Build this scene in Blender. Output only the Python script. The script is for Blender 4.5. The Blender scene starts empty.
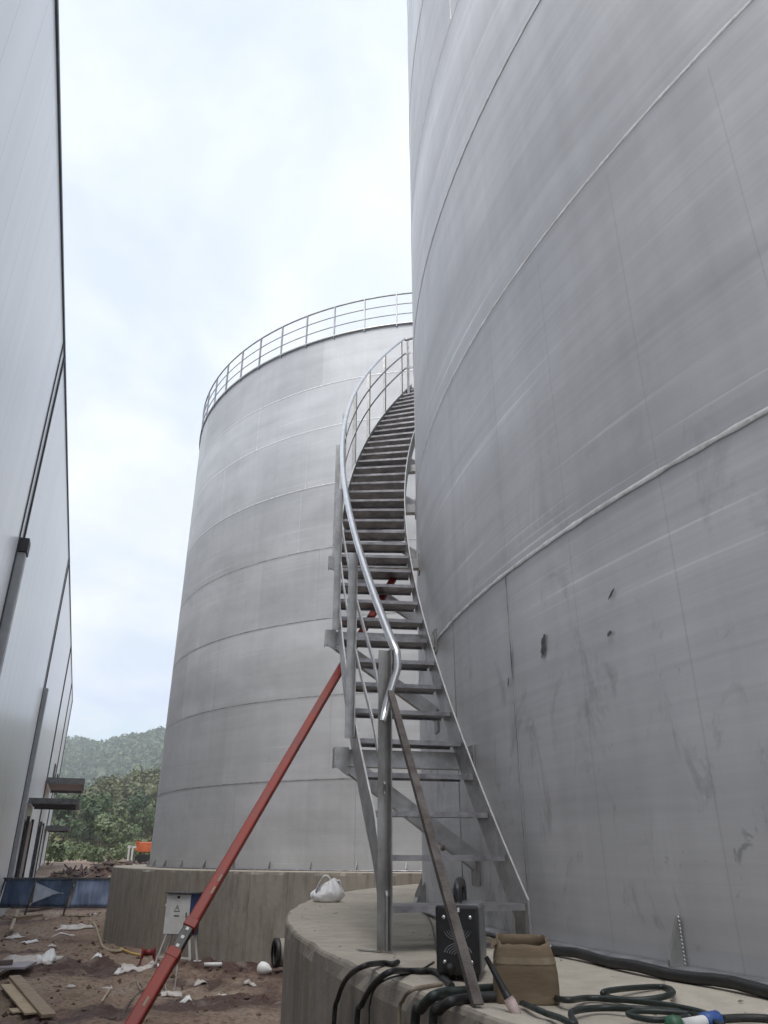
import bpy, math, random
import numpy as np
from mathutils import Vector, Matrix, noise

random.seed(7)
S = bpy.context.scene
COL = S.collection
PI = math.pi

# ------------------------------------------------------------------ camera
F = 741.57
M = Matrix(((0.99999662, -0.00259916, 0.0),
            (-0.00108838, -0.41874172, -0.90810472),
            (0.00236031, 0.90810165, -0.41874314)))
EYE = Vector((0, 0, 1.9))
cd = bpy.data.cameras.new('camera')
cam = bpy.data.objects.new('camera', cd)
COL.objects.link(cam)
cam.matrix_world = Matrix.Translation(EYE) @ M.to_4x4()
cd.sensor_fit = 'VERTICAL'
cd.sensor_height = 36.0
cd.lens = F / 1024 * 36.0
cd.clip_start = 0.05
cd.clip_end = 20000
S.camera = cam


def ray(px, py):
    return M @ Vector(((px - 384) / F, -(py - 512) / F, -1))


def at(px, py, z):
    """ground-plan point seen at a pixel, on the level z"""
    d = ray(px, py)
    return EYE + d * ((z - EYE.z) / d.z)


def aty(px, py, Y):
    d = ray(px, py)
    return EYE + d * (Y / d.y)


# ------------------------------------------------------------------ helpers
def tag(o, label=None, cat=None, group=None, kind=None):
    if label: o['label'] = label
    if cat: o['category'] = cat
    if group: o['group'] = group
    if kind: o['kind'] = kind
    return o


def thing(name, label, cat, loc=(0, 0, 0), rz=0, group=None):
    o = bpy.data.objects.new(name, None)
    COL.objects.link(o)
    o.location = loc
    o.rotation_euler = (0, 0, rz)
    o.empty_display_size = 0.2
    return tag(o, label, cat, group)


class MB:
    def __init__(self):
        self.v = []; self.f = []; self.sm = []

    def add(self, vs, fs, smooth=False):
        n = len(self.v)
        self.v += [tuple(p) for p in vs]
        self.f += [tuple(i + n for i in q) for q in fs]
        self.sm += [smooth] * len(fs)
        return self

    def frame_box(self, c, X, Y, Z, sx, sy, sz):
        c = Vector(c); vs = []
        for k in (-1, 1):
            for j in (-1, 1):
                for i in (-1, 1):
                    vs.append(c + X * (i * sx / 2) + Y * (j * sy / 2) + Z * (k * sz / 2))
        return self.add(vs, [(0, 2, 3, 1), (4, 5, 7, 6), (0, 1, 5, 4), (2, 6, 7, 3), (0, 4, 6, 2), (1, 3, 7, 5)])

    def box(self, c, size, rz=0):
        X = Vector((math.cos(rz), math.sin(rz), 0)); Y = Vector((-X.y, X.x, 0))
        return self.frame_box(c, X, Y, Vector((0, 0, 1)), *size)

    def bar(self, p0, p1, w, h, side=None):
        """rectangular bar; side = direction of width w"""
        p0 = Vector(p0); p1 = Vector(p1)
        d = (p1 - p0); L = d.length; d.normalize()
        s = Vector(side) if side is not None else d.cross(Vector((0, 0, 1)))
        if s.length < 1e-6: s = Vector((1, 0, 0))
        s = (s - d * s.dot(d)).normalized(); u = s.cross(d)
        return self.frame_box((p0 + p1) / 2, d, s, u, L, w, h)

    def angle(self, p0, p1, a, t, side, b=None):
        """L angle section: one leg along side, the other along side x dir"""
        p0 = Vector(p0); p1 = Vector(p1); d = (p1 - p0).normalized()
        s = Vector(side); s = (s - d * s.dot(d)).normalized(); u = s.cross(d)
        b = b or a
        prof = [(0, 0), (a, 0), (a, t), (t, t), (t, b), (0, b)]
        vs = [p + s * x + u * y for p in (p0, p1) for x, y in prof]
        fs = [(i, (i + 1) % 6, 6 + (i + 1) % 6, 6 + i) for i in range(6)]
        fs += [(0, 3, 2, 1), (0, 5, 4, 3), (6, 7, 8, 9), (6, 9, 10, 11)]
        return self.add(vs, fs)

    def tube(self, pts, r, seg=8, closed=False, caps=True, rs=None):
        pts = [Vector(p) for p in pts]; n = len(pts)
        vs = []; prev = None
        for i, p in enumerate(pts):
            a = pts[i - 1] if (i > 0 or closed) else pts[i]
            b = pts[(i + 1) % n] if (i < n - 1 or closed) else pts[i]
            d = (b - a)
            d = d.normalized() if d.length > 1e-9 else Vector((0, 0, 1))
            if prev is None:
                s = d.cross(Vector((0, 0, 1)))
                if s.length < 1e-3: s = d.cross(Vector((1, 0, 0)))
            else:
                s = prev - d * prev.dot(d)
            s.normalize(); prev = s; u = s.cross(d)
            rr = rs[i] if rs else r
            for k in range(seg):
                t = 2 * PI * k / seg
                vs.append(p + s * (rr * math.cos(t)) + u * (rr * math.sin(t)))
        fs = []
        for i in range(n if closed else n - 1):
            j = (i + 1) % n
            for k in range(seg):
                l = (k + 1) % seg
                fs.append((i * seg + k, i * seg + l, j * seg + l, j * seg + k))
        self.add(vs, fs, True)
        if caps and not closed:
            m = len(self.v) - len(vs)
            self.f.append(tuple(m + k for k in range(seg))); self.sm.append(False)
            self.f.append(tuple(m + (n - 1) * seg + k for k in reversed(range(seg)))); self.sm.append(False)
        return self

    def lathe(self, c, prof, seg=24, axis=Vector((0, 0, 1)), smooth=True, a0=0, a1=2 * PI):
        c = Vector(c); axis = axis.normalized()
        X = axis.cross(Vector((0, 0, 1)))
        if X.length < 1e-3: X = Vector((1, 0, 0))
        X.normalize(); Y = axis.cross(X); vs = []
        full = abs(a1 - a0 - 2 * PI) < 1e-6
        m = seg if full else seg + 1
        for r, z in prof:
            for k in range(m):
                t = a0 + (a1 - a0) * k / seg
                vs.append(c + X * (r * math.cos(t)) + Y * (r * math.sin(t)) + axis * z)
        fs = []
        for i in range(len(prof) - 1):
            for k in range(seg):
                l = (k + 1) % m
                fs.append((i * m + k, i * m + l, (i + 1) * m + l, (i + 1) * m + k))
        return self.add(vs, fs, smooth)

    def prism(self, poly, ext):
        poly = [Vector(p) for p in poly]; ext = Vector(ext); n = len(poly)
        vs = poly + [p + ext for p in poly]
        fs = [tuple(range(n)), tuple(reversed(range(n, 2 * n)))]
        fs += [(i, n + i, n + (i + 1) % n, (i + 1) % n) for i in range(n)]
        return self.add(vs, fs)

    def build(self, name, mat, parent=None, world=False, bevel=0, kind=None):
        me = bpy.data.meshes.new(name)
        off = Vector(parent.location) if (world and parent) else Vector((0, 0, 0))
        vs = [tuple(Vector(p) - off) for p in self.v] if world else self.v
        me.from_pydata(vs, [], self.f)
        me.polygons.foreach_set('use_smooth', self.sm)
        me.update()
        me.materials.append(mat)
        o = bpy.data.objects.new(name, me)
        COL.objects.link(o)
        if parent: o.parent = parent
        if kind: o['kind'] = kind
        if bevel:
            b = o.modifiers.new('bevel', 'BEVEL'); b.width = bevel; b.segments = 2; b.limit_method = 'ANGLE'
        return o


def fix_normals(o):
    import bmesh
    bm = bmesh.new(); bm.from_mesh(o.data)
    bmesh.ops.recalc_face_normals(bm, faces=bm.faces)
    bm.to_mesh(o.data); bm.free()


def smooth_path(pts, n=8):
    """Catmull-Rom through control points"""
    P = [Vector(p) for p in pts]
    P = [P[0] * 2 - P[1]] + P + [P[-1] * 2 - P[-2]]
    out = []
    for i in range(1, len(P) - 2):
        for k in range(n):
            t = k / n
            a, b, c, d = P[i - 1], P[i], P[i + 1], P[i + 2]
            out.append(0.5 * ((2 * b) + (c - a) * t + (2 * a - 5 * b + 4 * c - d) * t * t + (3 * b - a - 3 * c + d) * t ** 3))
    out.append(P[-2])
    return out


# ------------------------------------------------------------------ materials
class NT:
    def __init__(self, name):
        self.m = bpy.data.materials.new(name); self.m.use_nodes = True
        self.t = self.m.node_tree; self.t.nodes.clear()
        self.out = self.n('ShaderNodeOutputMaterial')
        self.b = self.n('ShaderNodeBsdfPrincipled')
        self.l(self.b.outputs[0], self.out.inputs[0])

    def n(self, typ, **kw):
        x = self.t.nodes.new(typ)
        for k, v in kw.items(): setattr(x, k, v)
        return x

    def l(self, a, b): self.t.links.new(a, b)

    def setv(self, sock, v):
        if hasattr(v, 'links'): self.l(v, sock)
        else: sock.default_value = v

    def math(self, op, a, b=None, c=None, clamp=False):
        x = self.n('ShaderNodeMath', operation=op, use_clamp=clamp)
        self.setv(x.inputs[0], a)
        if b is not None: self.setv(x.inputs[1], b)
        if c is not None: self.setv(x.inputs[2], c)
        return x.outputs[0]

    def coord(self, which='Object'):
        return self.n('ShaderNodeTexCoord').outputs[which]

    def mapping(self, vec, scale=(1, 1, 1), loc=(0, 0, 0)):
        x = self.n('ShaderNodeMapping'); self.l(vec, x.inputs[0])
        x.inputs['Scale'].default_value = scale; x.inputs['Location'].default_value = loc
        return x.outputs[0]

    def noise(self, vec, scale=1, detail=4, rough=0.6, dist=0):
        x = self.n('ShaderNodeTexNoise')
        self.l(vec, x.inputs['Vector']); x.inputs['Scale'].default_value = scale
        x.inputs['Detail'].default_value = detail; x.inputs['Roughness'].default_value = rough
        x.inputs['Distortion'].default_value = dist
        return x.outputs['Fac']

    def ramp(self, fac, stops, interp='LINEAR'):
        x = self.n('ShaderNodeValToRGB'); self.l(fac, x.inputs[0])
        cr = x.color_ramp; cr.interpolation = interp
        while len(cr.elements) < len(stops): cr.elements.new(0.5)
        for e, (p, c) in zip(cr.elements, stops):
            e.position = p
            e.color = (c, c, c, 1) if not hasattr(c, '__len__') else (*c, 1)
        return x.outputs[0]

    def mix(self, fac, a, b, mode='MIX'):
        x = self.n('ShaderNodeMix', data_type='RGBA', blend_type=mode)
        self.setv(x.inputs[0], fac)
        for s, v in ((x.inputs[6], a), (x.inputs[7], b)):
            if hasattr(v, 'links'): self.l(v, s)
            else: s.default_value = (*v, 1) if len(v) == 3 else v
        return x.outputs[2]

    def bump(self, h, strength=0.3, dist=0.02):
        x = self.n('ShaderNodeBump'); self.l(h, x.inputs['Height'])
        x.inputs['Strength'].default_value = strength; x.inputs['Distance'].default_value = dist
        self.l(x.outputs[0], self.b.inputs['Normal'])
        return x

    def base(self, c):
        if hasattr(c, 'links'): self.l(c, self.b.inputs['Base Color'])
        else: self.b.inputs['Base Color'].default_value = (*c, 1)

    def p(self, **kw):
        for k, v in kw.items():
            self.setv(self.b.inputs[k.replace('_', ' ')], v)
        return self


def simple(name, c1, c2=None, rough=0.6, metal=0.0, scale=8, detail=5, bump=0.15, rvar=0.15, stretch=(1, 1, 1), lo=0.35, hi=0.65):
    t = NT(name)
    v = t.mapping(t.coord(), stretch)
    nz = t.noise(v, scale, detail, 0.65)
    c2 = c2 or tuple(x * 0.65 for x in c1)
    t.base(t.ramp(nz, [(lo, c2), (hi, c1)]))
    t.p(Metallic=metal, Roughness=t.math('MULTIPLY_ADD', nz, -rvar, rough + rvar / 2))
    if bump: t.bump(t.noise(v, scale * 4, 4), bump, 0.01)
    return t.m


SEAMS = [1.75, 3.51, 5.28, 7.05, 8.8, 10.5, 11.85]     # weld heights above the tank foot


def tank_material(name, base, rough, seams, metal=0.8, rub=0.55, amp=1.0):
    t = NT(name)
    sx = t.n('ShaderNodeSeparateXYZ'); t.l(t.coord(), sx.inputs[0])
    u = t.math('MULTIPLY', t.math('ARCTAN2', sx.outputs[1], sx.outputs[0]), 9.0)
    z = sx.outputs[2]
    cv = t.n('ShaderNodeCombineXYZ'); t.l(u, cv.inputs[0]); t.l(z, cv.inputs[1])
    uv = cv.outputs[0]
    brushed = t.noise(t.mapping(uv, (0.35, 22, 1)), 1, 6, 0.7, 0.3)
    bands = t.noise(t.mapping(uv, (0.07, 1.6, 1), (3, 1, 0)), 1, 4, 0.6, 0.5)
    cloudy = t.noise(t.mapping(uv, (0.6, 0.9, 1), (7, 2, 0)), 1, 5, 0.62, 0.4)
    fine = t.noise(t.mapping(uv, (9, 9, 1)), 1, 4, 0.7)
    # plate to plate tone
    ci = 0.0
    cidx = None
    for s in seams:
        g = t.math('GREATER_THAN', z, s)
        cidx = g if cidx is None else t.math('ADD', cidx, g)
    pl = t.n('ShaderNodeCombineXYZ')
    t.l(cidx, pl.inputs[0])
    t.l(t.math('FLOOR', t.math('ADD', t.math('DIVIDE', u, 6.0), t.math('MULTIPLY', cidx, 0.43))), pl.inputs[1])
    wn = t.n('ShaderNodeTexWhiteNoise', noise_dimensions='3D'); t.l(pl.outputs[0], wn.inputs[0])
    tone = t.math('MULTIPLY_ADD', wn.outputs[0], 0.15, 0.90)
    k = t.math('MULTIPLY', tone, t.math('MULTIPLY_ADD', brushed, 0.30 * amp, 1 - 0.15 * amp))
    k = t.math('MULTIPLY', k, t.math('MULTIPLY_ADD', bands, 0.75 * amp, 1 - 0.375 * amp))
    k = t.math('MULTIPLY', k, t.math('MULTIPLY_ADD', cloudy, 0.6, 0.70))
    # darker heat tint hugging the welds
    hz = None
    for s in seams:
        d = t.math('ABSOLUTE', t.math('SUBTRACT', z, s - 0.02))
        w = t.math('SUBTRACT', 1.0, t.math('DIVIDE', d, 0.05), clamp=True)
        hz = w if hz is None else t.math('MAXIMUM', hz, w)
    k = t.math('MULTIPLY', k, t.math('SUBTRACT', 1.0, t.math('MULTIPLY', hz, t.math('MULTIPLY_ADD', cloudy, 0.35, 0.0))))
    # bright grinding strokes along the plates
    gs = t.ramp(t.noise(t.mapping(uv, (0.25, 26, 1), (2, 8, 0)), 1.0, 3, 0.5, 0.1), [(0.62, 0.0), (0.70, 1.0)])
    gz = t.ramp(t.noise(t.mapping(uv, (0.25, 0.8, 1), (5, 1, 0)), 1.0, 2, 0.5), [(0.48, 0.0), (0.6, 1.0)])
    k = t.math('MULTIPLY', k, t.math('MULTIPLY_ADD', t.math('MULTIPLY', gs, gz), 0.28, 1.0))
    # sparse hand rubbed smudges on the lower courses
    sm = t.noise(t.mapping(uv, (3.2, 1.6, 1), (1.3, 5, 0)), 1.0, 7, 0.72, 0.8)
    smf = t.ramp(sm, [(0.55, 0.0), (0.70, 1.0)])
    low = t.math('SUBTRACT', 1.0, t.math('DIVIDE', z, 2.6), clamp=True)
    k = t.math('MULTIPLY', k, t.math('SUBTRACT', 1.0, t.math('MULTIPLY', t.math('MULTIPLY', smf, low), rub)))
    # faint press lines every metre and a half and small specks low down
    pf = t.math('ABSOLUTE', t.math('SUBTRACT', t.math('FRACT', t.math('DIVIDE', u, 0.62)), 0.5))
    pln = t.math('MULTIPLY', t.math('LESS_THAN', pf, 0.006), t.math('LESS_THAN', z, 3.4))
    k = t.math('MULTIPLY', k, t.math('SUBTRACT', 1.0, t.math('MULTIPLY', pln, t.math('MULTIPLY', cloudy, 0.22 if rub > 0.3 else 0.0))))
    sp = t.ramp(t.noise(t.mapping(uv, (11, 7, 1), (4, 1, 0)), 1.0, 5, 0.7, 0.5), [(0.62, 0.0), (0.68, 1.0)])
    spz = t.ramp(t.noise(t.mapping(uv, (1.6, 1.6, 1), (1, 6, 0)), 1.0, 3, 0.5), [(0.46, 0.0), (0.6, 1.0)])
    k = t.math('MULTIPLY', k, t.math('SUBTRACT', 1.0, t.math('MULTIPLY', t.math('MULTIPLY', sp, spz), t.math('MULTIPLY', low, rub * 0.8))))
    # runs of water down the plates
    run = t.noise(t.mapping(uv, (5.0, 0.18, 1), (9, 3, 0)), 1.0, 4, 0.6)
    k = t.math('MULTIPLY', k, t.math('MULTIPLY_ADD', run, 0.28 * amp, 1 - 0.14 * amp))
    mm = t.mix(1.0, base, (1, 1, 1), 'MULTIPLY')
    vm = t.n('ShaderNodeVectorMath', operation='SCALE'); t.l(mm, vm.inputs[0]); t.l(k, vm.inputs['Scale'])
    t.base(vm.outputs[0])
    rr = t.math('MULTIPLY_ADD', brushed, 0.16, rough - 0.08)
    rr = t.math('MULTIPLY_ADD', cloudy, 0.14, t.math('SUBTRACT', rr, 0.07))
    t.p(Metallic=metal, Roughness=rr)
    h = t.math('MULTIPLY_ADD', brushed, 0.12, t.math('MULTIPLY', bands, 1.0))
    h = t.math('MULTIPLY_ADD', cloudy, 0.9, h)
    t.bump(t.math('MULTIPLY_ADD', fine, 0.03, h), 0.13, 0.04)
    return t.m


MAT = {}
MAT['tank'] = tank_material('stainless_plate', (0.675, 0.68, 0.70), 0.55, SEAMS, 0.45)
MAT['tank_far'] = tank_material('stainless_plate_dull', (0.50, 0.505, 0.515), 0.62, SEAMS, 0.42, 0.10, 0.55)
MAT['weld'] = simple('weld_bead', (0.88, 0.88, 0.88), (0.60, 0.59, 0.58), 0.45, 0.15, 14, bump=0.4)
MAT['weld_dark'] = simple('weld_bead_dark', (0.40, 0.40, 0.40), (0.20, 0.20, 0.20), 0.5, 0.3, 5, bump=0.4)
MAT['galv'] = simple('stair_steel', (0.50, 0.50, 0.50), (0.36, 0.36, 0.36), 0.45, 0.85, 12, bump=0.08, rvar=0.2)
MAT['galv_dirty'] = simple('post_steel', (0.42, 0.42, 0.41), (0.22, 0.21, 0.20), 0.5, 0.75, 7, bump=0.1, rvar=0.2, stretch=(1, 1, 0.5))
MAT['polish'] = simple('polished_tube', (0.74, 0.74, 0.74), (0.6, 0.6, 0.6), 0.24, 1.0, 10, bump=0.04)
MAT['tread'] = simple('tread_plate', (0.38, 0.375, 0.39), (0.20, 0.195, 0.21), 0.48, 0.8, 9, bump=0.25, rvar=0.2)
MAT['dark_steel'] = simple('dark_steel', (0.16, 0.16, 0.165), (0.09, 0.09, 0.09), 0.5, 0.6, 12)
MAT['rail_far'] = simple('guardrail_steel', (0.42, 0.42, 0.43), (0.3, 0.3, 0.3), 0.5, 0.8, 5, bump=0)
MAT['rust'] = simple('rusty_angle', (0.14, 0.125, 0.115), (0.075, 0.06, 0.054), 0.75, 0.25, 14, bump=0.4)
MAT['black_rubber'] = simple('black_rubber', (0.022, 0.022, 0.022), (0.012, 0.012, 0.012), 0.5, 0, 20)
MAT['green_rubber'] = simple('dark_green_rubber', (0.014, 0.024, 0.020), (0.010, 0.016, 0.014), 0.45, 0, 20)
MAT['tan_rubber'] = simple('tan_rubber', (0.30, 0.25, 0.19), (0.2, 0.16, 0.12), 0.6, 0, 20)
MAT['yellow'] = simple('yellow_plastic', (0.62, 0.43, 0.10), (0.38, 0.27, 0.09), 0.5, 0, 6)
MAT['white_plastic'] = simple('white_plastic', (0.80, 0.80, 0.80), (0.66, 0.66, 0.65), 0.45, 0, 5)
MAT['black_plastic'] = simple('black_plastic', (0.02, 0.02, 0.022), (0.012, 0.012, 0.013), 0.38, 0, 15)
MAT['grey_plastic'] = simple('grey_case', (0.20, 0.21, 0.22), (0.12, 0.125, 0.13), 0.42, 0.2, 10)
MAT['brass'] = simple('brass', (0.55, 0.40, 0.18), (0.35, 0.25, 0.1), 0.35, 0.9, 20)
MAT['cardboard'] = simple('cardboard', (0.19, 0.142, 0.09), (0.125, 0.09, 0.056), 0.85, 0, 5, bump=0.15, stretch=(1, 1, 4))
MAT['tape'] = simple('packing_tape', (0.23, 0.18, 0.115), (0.18, 0.14, 0.09), 0.25, 0, 12)
MAT['pink'] = simple('ceramic_cup', (0.62, 0.50, 0.48), (0.5, 0.4, 0.38), 0.4, 0, 20)
MAT['blue_plastic'] = simple('blue_plastic', (0.05, 0.13, 0.40), (0.03, 0.08, 0.28), 0.4, 0, 10)
MAT['blue_paint'] = simple('blue_cabinet_side', (0.04, 0.08, 0.22), (0.025, 0.05, 0.15), 0.45, 0, 10)
MAT['green_plastic'] = simple('green_plastic', (0.03, 0.12, 0.06), (0.02, 0.07, 0.04), 0.45, 0, 10)
MAT['cab_white'] = simple('cabinet_enamel', (0.70, 0.71, 0.70), (0.58, 0.58, 0.56), 0.4, 0, 5)
MAT['black_ink'] = simple('black_ink', (0.03, 0.03, 0.03), (0.02, 0.02, 0.02), 0.6, 0, 5, bump=0)
MAT['red_small'] = simple('red_enamel', (0.26, 0.03, 0.03), (0.13, 0.02, 0.02), 0.5, 0.1, 10)
MAT['wood'] = simple('weathered_plank', (0.34, 0.27, 0.19), (0.22, 0.16, 0.11), 0.8, 0, 6, bump=0.3, stretch=(1, 6, 6))
MAT['wood_pale'] = simple('pale_board', (0.46, 0.37, 0.25), (0.33, 0.26, 0.17), 0.8, 0, 6, bump=0.2, stretch=(1, 5, 5))
MAT['board_grey'] = simple('grey_board', (0.36, 0.33, 0.36), (0.27, 0.25, 0.27), 0.7, 0, 4)
MAT['brick'] = simple('brick', (0.16, 0.12, 0.11), (0.1, 0.07, 0.065), 0.8, 0, 14)
MAT['roof_trim'] = simple('roof_trim', (0.10, 0.105, 0.11), (0.07, 0.07, 0.075), 0.5, 0.2, 4)
MAT['joint'] = simple('dark_joint', (0.045, 0.047, 0.05), (0.03, 0.03, 0.032), 0.6, 0, 4)
MAT['pipe_grey'] = simple('downpipe_grey', (0.40, 0.41, 0.42), (0.32, 0.33, 0.34), 0.5, 0.1, 4)
MAT['soffit'] = simple('soffit_brown', (0.26, 0.19, 0.17), (0.2, 0.15, 0.13), 0.7, 0, 2)
MAT['orange'] = simple('orange_enamel', (0.62, 0.15, 0.05), (0.45, 0.10, 0.035), 0.45, 0, 3)
MAT['bark'] = simple('bark', (0.10, 0.08, 0.06), (0.06, 0.045, 0.035), 0.9, 0, 6, bump=0.5)
MAT['straw'] = simple('pale_stick', (0.40, 0.34, 0.25), (0.28, 0.23, 0.16), 0.8, 0, 6)

# red prop paint with rubbed spots
t = NT('red_prop_paint')
v = t.coord()
n1 = t.noise(v, 7, 6, 0.7)
n2 = t.noise(t.mapping(v, (1, 1, 1), (4, 4, 4)), 22, 5, 0.7)
c = t.ramp(n1, [(0.3, (0.19, 0.022, 0.016)), (0.7, (0.36, 0.042, 0.025))])
c = t.mix(t.ramp(n2, [(0.66, 0.0), (0.71, 1.0)]), c, (0.09, 0.05, 0.04))
t.base(c); t.p(Roughness=t.math('MULTIPLY_ADD', n1, 0.3, 0.35)); t.bump(n2, 0.15, 0.004)
MAT['red_paint'] = t.m

# glass
t = NT('window_glass'); t.base((0.02, 0.025, 0.03)); t.p(Roughness=0.08, IOR=1.5); MAT['glass'] = t.m


def concrete(name, c_lo, c_hi, streak, top=False):
    t = NT(name)
    g = t.coord()
    big = t.noise(t.mapping(g, (0.7, 0.7, 0.7)), 1.3, 6, 0.65, 0.4)
    med = t.noise(g, 9, 6, 0.7)
    fine = t.noise(g, 70, 4, 0.7)
    col = t.ramp(t.math('MULTIPLY_ADD', med, 0.45, t.math('MULTIPLY', big, 0.55)), [(0.36, c_lo), (0.62, c_hi)])
    if streak:
        sx = t.n('ShaderNodeSeparateXYZ'); t.l(g, sx.inputs[0])
        u = t.math('MULTIPLY', t.math('ARCTAN2', sx.outputs[1], sx.outputs[0]), 10.0)
        cv = t.n('ShaderNodeCombineXYZ'); t.l(u, cv.inputs[0]); t.l(t.math('MULTIPLY', sx.outputs[2], 0.16), cv.inputs[1])
        st = t.noise(cv.outputs[0], 7.5, 5, 0.62, 0.15)
        st2 = t.noise(cv.outputs[0], 1.4, 4, 0.6, 0.2)
        col = t.mix(t.ramp(st, [(0.45, 0.0), (0.68, 0.6)]), col, tuple(x * 0.50 for x in c_lo))
        col = t.mix(t.ramp(st2, [(0.50, 0.0), (0.72, 0.5)]), col, (c_hi[0] * 0.72, c_hi[1] * 0.64, c_hi[2] * 0.54))
        # form board joints
        fr = t.math('ABSOLUTE', t.math('SUBTRACT', t.math('FRACT', t.math('DIVIDE', u, 0.92)), 0.5))
        ln = t.math('LESS_THAN', fr, 0.012)
        col = t.mix(t.math('MULTIPLY', ln, 0.45), col, tuple(x * 0.6 for x in c_lo))
        du = t.math('SUBTRACT', t.math('FRACT', t.math('DIVIDE', u, 0.92)), 0.25)
        dz_ = t.math('SUBTRACT', t.math('FRACT', t.math('DIVIDE', sx.outputs[2], 0.62)), 0.5)
        rr_ = t.math('ADD', t.math('POWER', t.math('MULTIPLY', du, 0.92), 2.0), t.math('POWER', t.math('MULTIPLY', dz_, 0.62), 2.0))
        col = t.mix(t.math('MULTIPLY', t.math('LESS_THAN', rr_, 0.00016), 0.7), col, tuple(x * 0.3 for x in c_lo))
    spots = t.ramp(t.noise(t.mapping(g, (1, 1, 1), (8, 3, 1)), 26, 3, 0.6), [(0.70, 0.0), (0.76, 1.0)])
    col = t.mix(t.math('MULTIPLY', spots, 0.5), col, tuple(x * 0.45 for x in c_lo))
    t.base(col); t.p(Roughness=0.88)
    t.bump(t.math('MULTIPLY_ADD', fine, 0.4, med), 0.45, 0.012)
    return t.m


MAT['conc_side'] = concrete('foundation_concrete', (0.22, 0.197, 0.165), (0.35, 0.318, 0.27), True)
MAT['conc_side_far'] = concrete('foundation_concrete_far', (0.24, 0.218, 0.185), (0.33, 0.302, 0.258), True)
MAT['conc_top'] = concrete('foundation_top', (0.30, 0.27, 0.225), (0.48, 0.44, 0.37), False)  # paler than the sides: overhead light on the top is put into the colour
MAT['conc_pipe'] = concrete('concrete_pipe_wall', (0.22, 0.2, 0.17), (0.33, 0.31, 0.27), False)

# wet building soil
t = NT('red_brown_soil')
g = t.coord()
b1 = t.noise(g, 0.45, 8, 0.66, 0.6)
b2 = t.noise(t.mapping(g, (1, 1, 1), (11, 7, 0)), 2.2, 8, 0.70, 0.5)
b3 = t.noise(g, 13, 7, 0.72)
am = t.n('ShaderNodeAttribute', attribute_name='moisture').outputs['Fac']
col = t.ramp(b1, [(0.32, (0.26, 0.175, 0.125)), (0.50, (0.37, 0.265, 0.195)), (0.66, (0.46, 0.365, 0.285))])
wetf = t.math('MULTIPLY_ADD', am, 1.0, t.math('MULTIPLY_ADD', b2, 1.1, -0.62), clamp=True)
col = t.mix(t.ramp(wetf, [(0.20, 0.0), (0.66, 0.9)]), col, (0.085, 0.036, 0.028))
col = t.mix(t.ramp(b3, [(0.36, 0.7), (0.54, 0.0)]), col, (0.06, 0.038, 0.030))
col = t.mix(t.ramp(t.noise(t.mapping(g, (1, 1, 1), (3, 9, 0)), 3.1, 6, 0.7), [(0.56, 0.0), (0.66, 0.55)]), col, (0.34, 0.29, 0.25))
t.base(col)
t.p(Roughness=t.ramp(wetf, [(0.2, 0.92), (0.7, 0.6)]))
t.bump(t.math('MULTIPLY_ADD', b3, 0.8, b2), 1.0, 0.10)
MAT['soil'] = t.m
MAT['mound'] = simple('red_mound_soil', (0.19, 0.12, 0.095), (0.085, 0.045, 0.04), 0.9, 0, 1.6, 8, bump=0.6)
MAT['clod'] = simple('clod_soil', (0.15, 0.10, 0.075), (0.06, 0.035, 0.028), 0.9, 0, 3, 5, bump=0.5)

# building cladding: glossy white sandwich panels, fine upright ribs
t = NT('white_cladding')
g = t.coord()
sx = t.n('ShaderNodeSeparateXYZ'); t.l(g, sx.inputs[0])
rb = t.math('ABSOLUTE', t.math('SUBTRACT', t.math('FRACT', t.math('DIVIDE', sx.outputs[0], 1.0)), 0.5))
ln = t.math('LESS_THAN', rb, 0.008)
dirt = t.noise(t.mapping(g, (1.2, 1, 0.12)), 1.0, 6, 0.62)
col = t.ramp(dirt, [(0.3, (0.72, 0.735, 0.76)), (0.7, (0.82, 0.835, 0.86))])
col = t.mix(t.math('MULTIPLY', ln, 0.6), col, (0.38, 0.39, 0.40))
t.base(col)
t.p(Roughness=0.33, Coat_Weight=0.22, Coat_Roughness=0.12)
wav = t.noise(t.mapping(g, (0.5, 1, 0.35)), 1.0, 3, 0.5)
t.bump(wav, 0.14, 0.05)
MAT['cladding'] = t.m

# blue tarpaulin of the site fence: faded areas
t = NT('blue_tarp')
g = t.coord()
nz = t.noise(t.mapping(g, (1.2, 1, 0.5)), 2.2, 6, 0.65, 0.4)
t.base(t.ramp(nz, [(0.3, (0.04, 0.075, 0.14)), (0.55, (0.085, 0.13, 0.22)), (0.75, (0.2, 0.26, 0.36))]))
t.p(Roughness=0.5); t.bump(nz, 0.5, 0.1); MAT['tarp'] = t.m
t = NT('pale_tarp')
g = t.coord()
nz = t.noise(t.mapping(g, (4, 1, 0.5)), 2.0, 5, 0.6, 0.3)
t.base(t.ramp(nz, [(0.3, (0.13, 0.2, 0.36)), (0.7, (0.36, 0.43, 0.58))]))
t.p(Roughness=0.5); t.bump(nz, 0.5, 0.1); MAT['tarp_pale'] = t.m
MAT['tarp_white'] = simple('white_print', (0.52, 0.58, 0.66), (0.33, 0.4, 0.52), 0.5, 0, 3, bump=0)


def leafmat(name, a, b, scale):
    t = NT(name)
    n1 = t.noise(t.coord(), scale, 5, 0.6)
    oi = t.n('ShaderNodeNewGeometry').outputs['Random Per Island']
    f = t.math('MULTIPLY_ADD', oi, 0.22, t.math('MULTIPLY_ADD', n1, 1.25, -0.22))
    t.base(t.ramp(f, [(0.25, a), (0.75, b)])); t.p(Roughness=0.6)
    return t.m


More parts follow.
